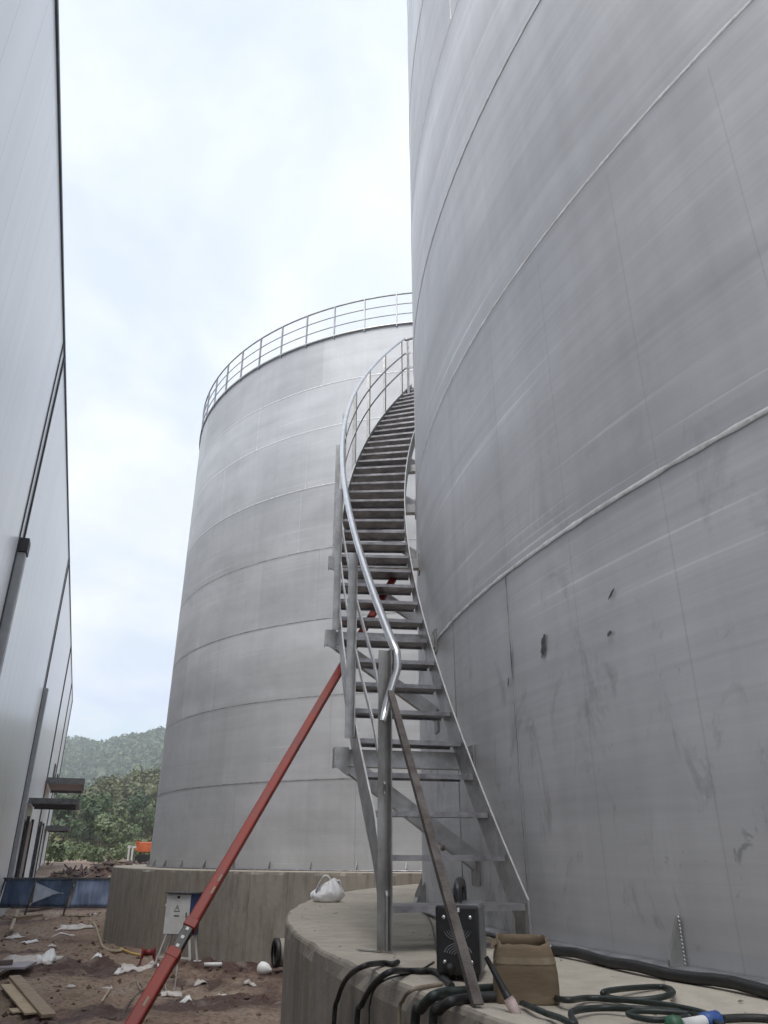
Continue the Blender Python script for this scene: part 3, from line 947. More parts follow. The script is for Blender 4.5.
m = MB(); vs = []
seq = [(zf, s, 0) for zf, s in prof] + [(zf, s, 0.004) for zf, s in reversed(prof)]
for zf, s, ins in seq: vs += box_ring(zf, s, ins)
fs = [(j * NSD + k, j * NSD + (k + 1) % NSD, (j + 1) * NSD + (k + 1) % NSD, (j + 1) * NSD + k) for j in range(len(seq) - 1) for k in range(NSD)]
fs.append(tuple(range((len(seq) - 1) * NSD, len(seq) * NSD)))
m.add(vs, fs, True).build('carton', MAT['cardboard'], cb)
m = MB(); vs = []
for zf, s in ((0.66, 0.962), (0.72, 0.949), (0.78, 0.933)):
    vs += [(x * 1.012, y * 1.014, z) for x, y, z in box_ring(zf, s)]
m.add(vs, [(j * NSD + k, j * NSD + (k + 1) % NSD, (j + 1) * NSD + (k + 1) % NSD, (j + 1) * NSD + k) for j in range(2) for k in range(NSD)], True).build('tape', MAT['tape'], cb)
# torn flap
MB().prism([(-0.075, -0.03, hh - 0.005), (-0.075, 0.03, hh - 0.003), (-0.088, 0.028, hh + 0.004), (-0.09, -0.028, hh - 0.016)], (0.003, 0, 0.001)).build('flap', MAT['cardboard'], cb)

# plastic carrier bag
bp_ = (at(311, 902, T) + at(342, 903, T)) / 2
bag = thing('plastic_bag', 'knotted white plastic carrier bag on the far edge of the near foundation', 'bag', (bp_.x, bp_.y + 0.09, T), 0.1)
m = MB(); NU, NV = 96, 40; vs = []
for j in range(NV + 1):
    tt = j / NV
    z = 0.150 * tt
    w = 0.128 * (0.80 + 0.42 * math.sin(min(1, tt * 2.0) * PI / 2)) * (1 - tt ** 2.0 * 0.72)
    for k in range(NU):
        a = 2 * PI * k / NU
        fold = 1 + (0.01 + 0.13 * tt * tt) * math.sin(9 * a + 2.5 * tt + 2 * noise.noise(Vector((math.cos(a), math.sin(a), 2)))) + 0.12 * noise.noise(Vector((math.cos(a) * 1.8, math.sin(a) * 1.8, tt * 2.5)))
        fold += 0.035 * noise.noise(Vector((math.cos(a) * 6, math.sin(a) * 6, tt * 6)))
        vs.append((w * fold * math.cos(a) + 0.012 * tt, w * 0.8 * fold * math.sin(a), z * (1 + 0.16 * math.cos(a + 0.3) * tt) + 0.002))
fs = [(j * NU + k, j * NU + (k + 1) % NU, (j + 1) * NU + (k + 1) % NU, (j + 1) * NU + k) for j in range(NV) for k in range(NU)]
fs.append(tuple(reversed(range(NU)))); fs.append(tuple(range(NV * NU, (NV + 1) * NU)))
t = NT('bag_film'); nz = t.noise(t.coord(), 14, 5, 0.65, 0.8)
t.base(t.ramp(nz, [(0.3, (0.80, 0.81, 0.83)), (0.65, (0.90, 0.90, 0.91))])); t.p(Roughness=0.32, Subsurface_Weight=0.3); t.b.inputs['Subsurface Radius'].default_value = (0.03, 0.03, 0.03); t.bump(nz, 0.7, 0.02)
MAT['bag'] = t.m
m.add(vs, fs, True).build('sack', MAT['bag'], bag)
for loop in ([(-0.10, -0.03, 0.085), (-0.075, -0.045, 0.14), (-0.045, -0.04, 0.185), (-0.018, -0.02, 0.195), (0.012, -0.015, 0.18), (0.035, -0.03, 0.13), (0.045, -0.045, 0.10)],
             [(0.05, 0.02, 0.12), (0.075, 0.0, 0.155), (0.098, -0.005, 0.15), (0.115, -0.01, 0.10), (0.12, -0.02, 0.06)]):
    pts = smooth_path(loop, 6); vs = []; m = MB(); n = len(pts)
    for q_, q in enumerate(pts):
        u_ = abs(q_ / (n - 1) - 0.5) * 2
        wd = 0.026 + 0.022 * u_ * u_
        for dx, dy, dz in ((0, -wd, -0.004), (0.004, 0, 0.006), (0, wd, -0.004), (-0.004, 0, -0.006)):
            vs.append((q.x + dx, q.y + dy, q.z + dz))
    fs = [(4 * i + k, 4 * i + (k + 1) % 4, 4 * i + 4 + (k + 1) % 4, 4 * i + 4 + k) for i in range(n - 1) for k in range(4)]
    m.add(vs, fs, True).build('handle', MAT['bag'], bag)

# loose steel scrap under the post
sc = at(372, 951, T)
o = MB().box((sc.x - 0.01, sc.y - 0.01, T + 0.005), (0.11, 0.025, 0.006), -0.55).build('steel_scrap', MAT['polish']); tag(o, 'flat bright steel scrap lying under the foot of the first railing post', 'scrap')


def cable(name, pts, r, mat, label, cat='cable', seg=8, n=8, group=None, cast=None):
    o = MB().tube(smooth_path(pts, n), r, seg).build(name, mat)
    return tag(o, label, cat, group)


def on_edge(px, py, z):
    return at(px, py, z)


def over_edge(tops, ang_hint, px_list):
    pass


def drape(top_pts, edge_px, drop_px, r):
    """points on the slab then hanging down its outer face; drop_px are pixels on the vertical face"""
    pts = [at(x, y, T + r) for x, y in top_pts]
    out = []
    for x, y in drop_px:
        d = ray(x, y); rr_ = RF1 + r + 0.012
        a = d.x ** 2 + d.y ** 2; b = -(d.x * C1.x + d.y * C1.y); c = C1.length_squared - rr_ ** 2
        t_ = (-b - math.sqrt(max(0, b * b - a * c))) / a
        out.append(EYE + d * t_)
    return pts + out


def hang(p):
    return [p[-1] + Vector((-0.005, -0.01, -0.35)), p[-1] + Vector((0.0, -0.02, -0.9))]


cab1 = drape([(398, 962), (392, 964), (384, 963)], None, [(364, 966), (347, 978), (338, 998), (334, 1022)], 0.009)
cable('welding_cable', cab1 + hang(cab1), 0.009, MAT['black_rubber'], 'leftmost draped cable, thick and black, hanging over the foundation edge')
cab2 = drape([(452, 986), (436, 972), (420, 971), (408, 971)], None, [(390, 972), (374, 984), (362, 1004), (357, 1022)], 0.0095)
cable('welding_cable', cab2 + hang(cab2), 0.0095, MAT['black_rubber'], 'thick black cable running from the welder over the foundation edge, second from the left')
cab3 = drape([(434, 962), (420, 970), (405, 974)], None, [(385, 980), (374, 990), (370, 1004), (369, 1022)], 0.003)
cable('thin_wire', cab3 + hang(cab3), 0.003, MAT['black_rubber'], 'thin black wire draped over the foundation edge between two thick cables', 'wire')
cab4 = drape([(442, 984), (430, 986)], None, [(412, 990), (403, 1000), (399, 1022)], 0.006)
cable('tan_hose', cab4 + hang(cab4), 0.006, MAT['tan_rubber'], 'thin tan hose hooked over the foundation edge left of the welder', 'hose')
cab5 = drape([(520, 989), (500, 989), (480, 990), (462, 992), (446, 993)], None, [(432, 997), (422, 1008), (415, 1024)], 0.014)
cable('green_hose', cab5 + hang(cab5), 0.014, MAT['green_rubber'], 'thick dark green hose lying before the welder and bending over the edge', 'hose')
cab6 = drape([(500, 996), (480, 997), (462, 999), (450, 1002)], None, [(440, 1010), (433, 1024)], 0.0125)
cable('black_hose', cab6 + hang(cab6), 0.0125, MAT['black_rubber'], 'thick black hose bending over the edge directly under the welder', 'hose')
cable('thin_wire', [at(440, 966, T + .003), at(430, 920, T + .003), at(418, 908, T + .003), at(405, 905, T + 0.003)], 0.004, MAT['black_rubber'], 'thin black wire lying on the foundation behind the welder', 'wire')

# torch beside the carton
p0 = at(482, 965, T + 0.10); p0 = aty(486, 957, 2.24); p1 = at(511, 1003, T + 0.018)
tc = thing('welding_torch', 'welding torch with pink ceramic cup leaning against the cardboard carton', 'torch', (p1.x, p1.y, T))
dd = (p1 - p0).normalized()
MB().tube([p0 - dd * 0.0, p0 + dd * 0.03, p1 - dd * 0.03, p1 - dd * 0.01], 0.007, 10, rs=[0.006, 0.007, 0.009, 0.011]).build('handle', MAT['black_rubber'], tc, world=True)
MB().tube([p1 - dd * 0.012, p1, p1 + dd * 0.028, p1 + dd * 0.03], 0.01, 12, rs=[0.013, 0.0145, 0.0125, 0.009]).build('nozzle', MAT['pink'], tc, world=True)

# black pipe hugging the foot of the near tank
pts = []
aA, aB = a1(545, 950) + 0.0, a1(768, 986) + 0.20
for k in range(41):
    a = aA + (aB - aA) * k / 40
    r = R1 + 0.135 + 0.012 * math.sin(k * 0.7)
    pts.append((C1.x + r * math.cos(a), C1.y + r * math.sin(a), T + 0.018 + 0.004 * math.sin(k * 1.3)))
o = MB().tube(pts, 0.0175, 10).build('black_pipe', MAT['black_rubber']); tag(o, 'long black rubber hose lying along the foot of the nearest tank', 'hose')
q = Vector(pts[4])
MB().tube([q + Vector((-0.012, 0.006, 0)), q + Vector((0.012, -0.006, 0))], 0.0215, 10).build('clamp', MAT['polish'], o)

# coiled green hose near the lower right corner
pp = [(540, 990), (556, 998), (570, 1000), (590, 998), (640, 1000), (672, 994), (664, 987), (632, 988), (604, 992), (612, 998), (660, 1004), (700, 1012), (720, 1022)]
cable('green_hose', [at(x, y, T + .008 + 0.006 * (i % 3)) for i, (x, y) in enumerate(pp)], 0.0075, MAT['green_rubber'], 'dark green hose making an open loop on the slab right of the carton', 'hose')
pp = [(522, 1003), (536, 1009), (548, 1014), (560, 1018), (575, 1024), (572, 1012), (600, 1008), (640, 1009), (680, 1012), (705, 1018), (730, 1030)]
cable('green_hose', [at(x, y, T + .010 + 0.005 * (i % 2)) for i, (x, y) in enumerate(pp)], 0.0075, MAT['green_rubber'], 'dark green hose curving along the bottom edge in front of the carton', 'hose')
pp = [(690, 1017), (660, 1020), (640, 1018), (628, 1014), (640, 1011), (668, 1012), (690, 1014)]
cable('green_hose', [at(x, y, T + .022) for i, (x, y) in enumerate(pp)], 0.0065, MAT['green_rubber'], 'short green hose bend lying on the longer hoses at the bottom', 'hose')
pp = [(722, 1019), (745, 1018), (768, 1019), (800, 1024)]
cable('black_hose', [at(x, y, T + .010) for i, (x, y) in enumerate(pp)], 0.009, MAT['black_rubber'], 'black hose leaving the blue and white coupling to the right', 'hose')
k0 = at(690, 1024, T + 0.014); k1 = at(718, 1019, T + 0.014); dk = (k1 - k0).normalized()
cp_ = thing('hose_coupling', 'blue and white plastic hose coupling at the bottom right', 'coupling', (k0.x, k0.y, T))
MB().tube([k0 - dk * 0.03, k0 + dk * 0.055], 0.013, 12).build('white_sleeve', MAT['white_plastic'], cp_, world=True)
MB().tube([k0 + dk * 0.05, k0 + dk * 0.052, k1 - dk * 0.004, k1], 0.017, 12, rs=[0.014, 0.018, 0.018, 0.012]).build('blue_collar', MAT['blue_plastic'], cp_, world=True)
g0 = at(674, 1020, T + .03)
o = MB().lathe((g0.x, g0.y, g0.z - 0.02), [(0.001, 0.03), (0.016, 0.026), (0.022, 0.01), (0.018, -0.008), (0.001, -0.01)], 9).build('green_valve', MAT['green_plastic']); tag(o, 'small green plastic valve knob lying beside the blue and white coupling', 'valve')
# weld beads on the gusset that faces the viewer
aG = g_near; e = Vector((math.cos(aG), math.sin(aG), 0)); s = Vector((-e.y, e.x, 0))
m = MB()
for k in range(13):
    tt = k / 12
    q = Vector((C1.x, C1.y, FZ1)) + e * (R1 + 0.012) + s * (0.006 if (s.x * (EYE.x - C1.x - e.x * R1) + s.y * (EYE.y - C1.y - e.y * R1)) > 0 else -0.006) + Vector((0, 0, 0.03 + 0.135 * tt))
    m.lathe(q, [(0.001, -0.005), (0.006, 0), (0.001, 0.005)], 6)
m.build('weld_bead', MAT['polish'], tank1, world=True)
# light dust and grit on the slab
rnd = random.Random(5); m = MB()
for k in range(260):
    a = rnd.uniform(3.0, 4.35); r = rnd.uniform(R1 + 0.1, RF1 - 0.06)
    c_ = Vector((C1.x + r * math.cos(a), C1.y + r * math.sin(a), T)); s_ = rnd.choice([0.003, 0.004, 0.006, 0.009])
    vs = [c_ + Vector((rnd.uniform(-1, 1) * s_, rnd.uniform(-1, 1) * s_, rnd.uniform(0, 0.8) * s_)) for _ in range(5)]
    m.add(vs, [(0, 1, 2), (0, 2, 3), (0, 3, 4), (1, 2, 4), (0, 1, 4)])
tag(m.build('grit', MAT['conc_pipe']), 'scattered grit and crumbs on the near foundation top', 'grit', kind='stuff')

# ------------------------------------------------------------------ yard in front of the far foundation
def far_face(px, gap):     # ground point in front of the far foundation wall along a pixel column
    d = ray(px, 940); d.z = 0; d.normalize(); r = RF2 + gap
    b = d.x * C2.x + d.y * C2.y
    t_ = b - math.sqrt(max(0, b * b - (C2.length_squared - r * r)))
    p = d * t_; return Vector((p.x, p.y, ground_h(p.x, p.y)))


q = far_face(178, 0.9)
cab = thing('electrical_cabinet', 'white electrical cabinet on legs with blue side before the far foundation', 'electrical cabinet', q, -0.35)
zc = 0.54
cab.scale = (0.88, 0.88, 0.88)
bd = MB().box((0.06, 0.02, zc + 0.39), (0.66, 0.26, 0.78)).build('body', MAT['blue_paint'], cab, bevel=0.01)
dr = MB().box((0.0, -0.125, zc + 0.39), (0.60, 0.02, 0.75)).build('door', MAT['cab_white'], cab, bevel=0.006)
MB().box((0.23, -0.138, zc + 0.38), (0.025, 0.012, 0.09)).build('handle', MAT['black_plastic'], dr)
MB().box((0.0, -0.137, zc + 0.715), (0.07, 0.005, 0.05)).build('name_plate', MAT['black_ink'], dr)
m = MB()
o3 = [(-0.085, -0.137, zc + 0.44), (0.065, -0.137, zc + 0.44), (-0.01, -0.137, zc + 0.57)]
m.prism(o3, (0, -0.003, 0)); sg = m.build('warning_sign', MAT['black_ink'], dr)
MB().prism([(-0.062, -0.1405, zc + 0.453), (0.042, -0.1405, zc + 0.453), (-0.01, -0.1405, zc + 0.543)], (0, -0.002, 0)).build('sign_field', MAT['cab_white'], sg)
MB().prism([(-0.012, -0.1428, zc + 0.528), (-0.026, -0.1428, zc + 0.492), (-0.012, -0.1428, zc + 0.496), (-0.018, -0.1428, zc + 0.46), (0.008, -0.1428, zc + 0.505), (-0.004, -0.1428, zc + 0.503)], (0, -0.002, 0)).build('sign_bolt', MAT['black_ink'], sg)
m = MB()
for k in range(7): m.box((-0.07 + 0.02 * k, -0.137, zc + 0.36), (0.012, 0.003, 0.035))
m.build('sign_text', MAT['black_ink'], dr)
MB().box((0.06, -0.02, zc + 0.797), (0.74, 0.36, 0.03)).build('rain_cover', MAT['dark_steel'], cab)
for x in (-0.25, 0.36):
    for y in (-0.10, 0.12):
        MB().bar((x * 0.9, y, zc + 0.02), (x * 1.25 - (0.12 if x < 0 else 0), y * 1.3, -0.06), 0.035, 0.035).build('leg', MAT['cab_white'], cab)
MB().bar((-0.34, -0.125, 0.13), (0.42, -0.125, 0.13), 0.03, 0.03).build('stretcher', MAT['cab_white'], cab)
MB().bar((-0.36, -0.05, zc + 0.57), (-0.27, -0.05, zc + 0.5), 0.05, 0.05).build('cable_gland', MAT['cab_white'], cab)

q = far_face(150, 1.0)
rs_ = thing('red_stand', 'small red metal stand left of the white electrical cabinet', 'stand', q, 0.3)
rs_.scale = (0.75, 0.75, 0.75)
m = MB()
for x in (-0.18, 0.18):
    m.bar((x, -0.12, -0.05), (x * 0.8, 0, 0.40), 0.04, 0.04); m.bar((x, 0.14, -0.05), (x * 0.8, 0, 0.40), 0.04, 0.04)
m.build('frame', MAT['red_small'], rs_)
MB().lathe((-0.15, 0, 0.30), [(0.001, 0), (0.14, 0), (0.14, 0.03), (0.07, 0.03), (0.07, 0.26), (0.14, 0.26), (0.14, 0.29), (0.001, 0.29)], 16, Vector((1, 0, 0))).build('drum', MAT['red_small'], rs_)

# concrete pipe by the corner with a dark mouth
q = far_face(277, 0.75)
pa_ = Vector((q.x, q.y - 0.1, 0.30 + q.z)); pax = Vector((0.93, 0.36, 0.0)).normalized()
cpz = thing('drain_pipe', 'grey concrete drain pipe with a black mouth lying against the far foundation', 'pipe', (pa_.x, pa_.y, q.z))
MB().lathe(pa_, [(0.19, 0.01), (0.215, 0.0), (0.22, 0.02), (0.22, 1.5), (0.19, 1.5)], 28, pax).build('pipe_wall', MAT['conc_pipe'], cpz, world=True)
MB().lathe(pa_, [(0.192, 0.012), (0.187, 0.3), (0.185, 1.4), (0.001, 1.4)], 28, pax).build('pipe_lining', MAT['black_rubber'], cpz, world=True)
MB().lathe(pa_, [(0.18, -0.03), (0.228, -0.03), (0.23, 0.03), (0.222, 0.05)], 28, pax).build('rubber_ring', MAT['black_rubber'], cpz, world=True)
jg = Vector((q.x - 0.16, q.y - 0.35, 0)); jg.z = ground_h(jg.x, jg.y)
dj = Vector((0.85, -0.3, -0.12)).normalized()
o = MB().lathe((jg.x - 0.1, jg.y, jg.z + 0.14), [(0.001, -0.02), (0.07, -0.01), (0.125, 0.04), (0.13, 0.12), (0.11, 0.20), (0.06, 0.26), (0.03, 0.30), (0.001, 0.31)], 18, dj).build('plastic_drum', MAT['white_plastic']); o.data.transform(Matrix.Translation(jg) @ Matrix.Scale(0.8, 4) @ Matrix.Translation(-jg)); tag(o, 'small white rounded plastic drum lying by the concrete pipe mouth', 'drum')


def gpts(pix, r=0.02, z=0.0):
    out = []
    for x, y in pix:
        p = at(x, y, z); p.z = ground_h(p.x, p.y) + r; out.append(p)
    return out


cable('yellow_hose', gpts([(196, 950), (204, 946), (214, 947), (222, 951), (226, 943), (232, 949), (231, 955), (229, 957)], 0.03), 0.022, MAT['yellow'], 'kinked yellow hose on the soil before the far foundation, right of the red prop', 'hose')
cable('yellow_hose', gpts([(222, 950), (238, 951), (256, 951), (266, 951)], 0.025), 0.018, MAT['yellow'], 'straight yellow hose running towards the concrete pipe', 'hose')
cable('yellow_hose', gpts([(120, 953), (134, 956), (146, 957), (152, 953), (164, 951), (172, 952)], 0.025), 0.022, MAT['yellow'], 'curved yellow hose on the soil under the white cabinet', 'hose')
cable('pale_hose', gpts([(62, 912), (66, 922), (80, 925), (93, 929), (99, 938), (103, 948), (112, 954), (122, 954)], 0.03), 0.03, MAT['straw'], 'pale hose winding over the soil from the blue fence', 'hose')
cable('pale_hose', gpts([(70, 922), (84, 926), (98, 922), (112, 924)], 0.03), 0.022, MAT['straw'], 'short pale hose crossing the longer one left of the far foundation', 'hose')
cable('thin_wire', gpts([(140, 995), (138, 982), (135, 972), (138, 962), (143, 957)], 0.02), 0.012, MAT['conc_pipe'], 'grey wire rising over the soil left of the red prop', 'wire')
cable('thin_wire', gpts([(110, 1020), (122, 1012), (130, 1003), (142, 996), (150, 990)], 0.02), 0.014, MAT['rust'], 'rusty brown rod bent along the soil at the lower left', 'rod')


def scrap(px, py, w, d, h, rz, mat, name, label, cat, seed, n=14):
    p = at(px, py, 0.0); p.z = ground_h(p.x, p.y)
    rnd = random.Random(seed); vs = []
    for j in range(n):
        for i in range(n):
            x = (i / (n - 1) - .5); y = (j / (n - 1) - .5)
            edge = 1 - max(abs(x), abs(y)) * 2
            k = 1 + 0.35 * noise.noise(Vector((x * 3 + seed, y * 3, 0)))
            z = h * 0.6 * (0.45 + abs(noise.noise(Vector((x * 3.4 + seed * 3, y * 3.4, 1)))) * 1.6 + 0.35 * noise.noise(Vector((x * 9 + seed, y * 9, 2)))) * (0.12 + min(1, edge * 3))
            xx, yy = x * w * k, y * d * k
            gx = p.x + xx * math.cos(rz) - yy * math.sin(rz); gy = p.y + xx * math.sin(rz) + yy * math.cos(rz)
            vs.append((gx, gy, ground_h(gx, gy) + 0.012 + z))
    fs = [(j * n + i, j * n + i + 1, (j + 1) * n + i + 1, (j + 1) * n + i) for j in range(n - 1) for i in range(n - 1)]
    o = MB().add(vs, fs, True).build(name, mat)
    s = o.modifiers.new('solid', 'SOLIDIFY'); s.thickness = 0.006
    return tag(o, label, cat)


MAT['sheet'] = simple('crumpled_white_film', (0.62, 0.58, 0.55), (0.42, 0.37, 0.34), 0.5, 0, 6, bump=0.5)
scrap(75, 931, 0.9, 0.6, 0.10, 0.2, MAT['sheet'], 'plastic_sheet', 'crumpled white plastic sheet beside the pale hose', 'sheet', 1)
scrap(123, 936, 0.75, 0.6, 0.13, 0.4, MAT['sheet'], 'plastic_sheet', 'crumpled whitish sheet at the left foot of the far foundation', 'sheet', 2)
scrap(136, 972, 0.65, 0.55, 0.06, 0.3, MAT['sheet'], 'plastic_sheet', 'flat whitish scrap of sheet on the soil left of the red prop', 'sheet', 3)
scrap(172, 992, 0.32, 0.3, 0.07, 0.1, MAT['sheet'], 'plastic_sheet', 'small grey white scrap with a wire loop right beside the red prop', 'sheet', 4)
scrap(22, 966, 1.15, 0.55, 0.13, 0.15, MAT['sheet'], 'plastic_sheet', 'long crumpled pale sheet behind the grey board at the left edge', 'sheet', 5)
scrap(44, 966, 0.4, 0.35, 0.16, 0.6, MAT['white_plastic'], 'plastic_sheet', 'bunched bright white film at the end of the long pale sheet', 'sheet', 6)
scrap(62, 936, 0.6, 0.25, 0.03, 0.0, MAT['sheet'], 'plastic_sheet', 'narrow pale strip of sheet left of the crumpled white one', 'sheet', 8)
cable('thin_wire', gpts([(164, 985), (168, 994), (174, 990), (176, 978), (175, 970)], 0.03), 0.011, MAT['conc_pipe'], 'loop of grey wire standing beside the small scrap near the red prop', 'wire')

for k, (px, py, w_, d_) in enumerate(((98, 960, .22, .18), (150, 966, .25, .2), (108, 985, .2, .15), (186, 1004, .18, .14), (222, 992, .16, .12), (250, 985, .2, .12), (30, 945, .35, .2),
                                      (52, 948, .25, .18), (14, 940, .4, .3), (92, 918, .3, .25), (128, 964, .22, .2), (240, 960, .16, .14), (160, 975, .15, .12), (70, 990, .14, .12), (200, 985, .2, .1), (118, 974, .15, .1))):
    o = scrap(px, py, w_, d_, 0.06, k * 0.7, MAT['sheet'] if k % 3 else MAT['white_plastic'], 'plastic_scrap', 'small pale scrap of plastic film trodden into the soil', 'scrap', 60 + k, 7)
    o['group'] = 'small plastic scraps on the soil'
for px, py, L, w, rz, mt, nm, lb, ct in (
        (212, 972, 0.22, 0.05, 0.15, 'white_plastic', 'pipe_offcut', 'short white offcut lying on the dark clods, left one of two', 'offcut'),
        (212 + 2, 976, 0.30, 0.06, 0.2, 'white_plastic', 'pipe_offcut', 'short white offcut lying on the dark clods, right one of two', 'offcut')):
    p = at(px if L < .25 else 212, py, 0); p.z = ground_h(p.x, p.y)
    p0 = at(195 if L < .25 else 212, 964 if L < .25 else 976, 0); p0.z = ground_h(p0.x, p0.y) + 0.04
    c_, s_ = math.cos(rz), math.sin(rz)
    o = MB().tube([p0 - Vector((c_, s_, 0)) * L / 2, p0 + Vector((c_, s_, 0)) * L / 2], w * 0.55, 8).build(nm, MAT[mt]); tag(o, lb, ct)


def plank(pxa, pxb, w, h, mat, label, lift=0.03):
    a = at(*pxa, 0); b = at(*pxb, 0)
    a.z = ground_h(a.x, a.y) + lift; b.z = ground_h(b.x, b.y) + lift
    o = MB().bar(a, b, w, h).build('plank', mat, bevel=0.004)
    return tag(o, label, 'plank')


plank((13, 985), (48, 1020), 0.17, 0.04, MAT['wood'], 'long weathered plank lying slanted at the lower left corner', 0.10)
plank((8, 990), (34, 1016), 0.24, 0.025, MAT['wood_pale'], 'wide pale board half hidden under the slanted plank', 0.05)
plank((10, 1012), (30, 1010), 0.30, 0.02, MAT['wood_pale'], 'short pale board below the slanted plank', 0.04)
plank((24, 911), (52, 909), 0.7, 0.05, MAT['wood'], 'grey board lying on rubble in front of the blue fence', 0.22)
plank((14, 924), (40, 921), 0.16, 0.12, MAT['wood'], 'weathered timber lying in front of the blue fence', 0.06)
plank((10, 935), (17, 915), 0.08, 0.05, MAT['straw'], 'pale stick leaning on rubble at the left edge', 0.15)
plank((101, 1006), (110, 990), 0.03, 0.03, MAT['straw'], 'thin pale stick lying on the soil at the bottom left', 0.03)
gb = at(8, 973, 0); gb.z = ground_h(gb.x, gb.y)
o = MB().box((gb.x - 0.2, gb.y, gb.z + 0.14), (1.1, 0.75, 0.03), 0.15).build('grey_board', MAT['board_grey']); tag(o, 'purplish grey board lying flat at the left edge', 'board')
o = MB().box((gb.x - 0.05, gb.y - 0.05, gb.z + 0.195), (0.22, 0.11, 0.075), 0.5).build('brick', MAT['brick'], bevel=0.006); tag(o, 'single dark brick lying on the purplish grey board', 'brick')

# clods, stones and crumbs of the churned soil
rnd = random.Random(3); m = MB()
for k in range(2600):
    x = rnd.uniform(-12.5, -0.8); y = rnd.uniform(8.5, 30)
    if math.hypot(x - C2.x, y - C2.y) < RF2 + 0.05 or math.hypot(x - C1.x, y - C1.y) < RF1 + 0.05: continue
    dens = 0.5 + 0.9 * fbm(x, y, 0.5)
    if rnd.random() > dens: continue
    s_ = rnd.choice([0.015, 0.02, 0.025, 0.03, 0.04, 0.05]) * (1.7 if rnd.random() < 0.08 else 1)
    z = ground_h(x, y); c_ = Vector((x, y, z + s_ * 0.25))
    vs = [c_ + Vector((dx, dy, dz * 0.75)) * s_ * rnd.uniform(0.65, 1.25) for dx, dy, dz in ((1, 0, 0), (-1, 0, 0), (0, 1, 0), (0, -1, 0), (0.1, 0, 1), (0, 0, -1))]
    m.add(vs, [(0, 2, 4), (2, 1, 4), (1, 3, 4), (3, 0, 4), (2, 0, 5), (1, 2, 5), (3, 1, 5), (0, 3, 5)])
tag(m.build('soil_clods', MAT['clod']), 'crumbly red brown clods strewn over the yard soil', 'soil', kind='stuff')

# ------------------------------------------------------------------ blue site fence
fy = 27.0
P0 = aty(3, 895, fy); P1 = aty(112, 895, fy)
fn = thing('site_fence', 'low blue tarpaulin fence panel row with white wedge print, left of the far foundation', 'fence', (P0.x, fy, 0))
L = P1.x - P0.x + 0.6
ztop, zbot = 1.13, 0.34


def fx(px): return aty(px, 895, fy).x - P0.x


cuts = [0.0, fx(34), fx(72), L]
for k in range(3):
    x0, x1 = cuts[k] + 0.02, cuts[k + 1] - 0.02; m = MB(); vs = []; n = 24; r_ = 8
    for j in range(r_ + 1):
        for i in range(n + 1):
            u = i / n; v = j / r_
            lean = 0.12 * (1 - v)
            vs.append((x0 + (x1 - x0) * u - lean * 0.6, 0.05 * math.sin(u * 9 + k) * math.sin(v * PI) + 0.02 * noise.noise(Vector((u * 12, v * 3, k))), zbot + (ztop - zbot) * v))
    fs = [(j * (n + 1) + i, j * (n + 1) + i + 1, (j + 1) * (n + 1) + i + 1, (j + 1) * (n + 1) + i) for j in range(r_) for i in range(n)]
    o = m.add(vs, fs, True).build('tarp_panel', MAT['tarp_pale'] if k == 2 else MAT['tarp'], fn)
    s = o.modifiers.new('solid', 'SOLIDIFY'); s.thickness = 0.01
    if k == 1:
        m = MB(); a_, b_ = fx(33) + 0.06, fx(64); nn = 14; vs = []
        for i in range(nn + 1):
            u = i / nn; xx = a_ + (b_ - a_) * u
            mid = 0.70 + 0.0 * u; up = 0.33 * (1 - u); dn = 0.26 * (1 - u) - 0.10 * u
            vs += [(xx, -0.085, mid + up), (xx, -0.085, mid - dn * (1 if u < 0.6 else 0.4))]
        m.add(vs, [(2 * i, 2 * i + 1, 2 * i + 3, 2 * i + 2) for i in range(nn)])
        w_ = m.build('white_print', MAT['tarp_white'], o)
        s = w_.modifiers.new('solid', 'SOLIDIFY'); s.thickness = 0.004
MB().bar((-0.1, -0.03, ztop + 0.02), (L, -0.03, ztop + 0.02), 0.05, 0.05).build('top_rail', MAT['dark_steel'], fn)
MB().bar((-0.25, -0.03, zbot - 0.02), (L, -0.03, zbot - 0.02), 0.05, 0.05).build('bottom_rail', MAT['dark_steel'], fn)
for x in cuts:
    MB().bar((x - 0.2, -0.03, -0.1), (x, -0.03, ztop + 0.02), 0.05, 0.05).build('leg', MAT['dark_steel'], fn)

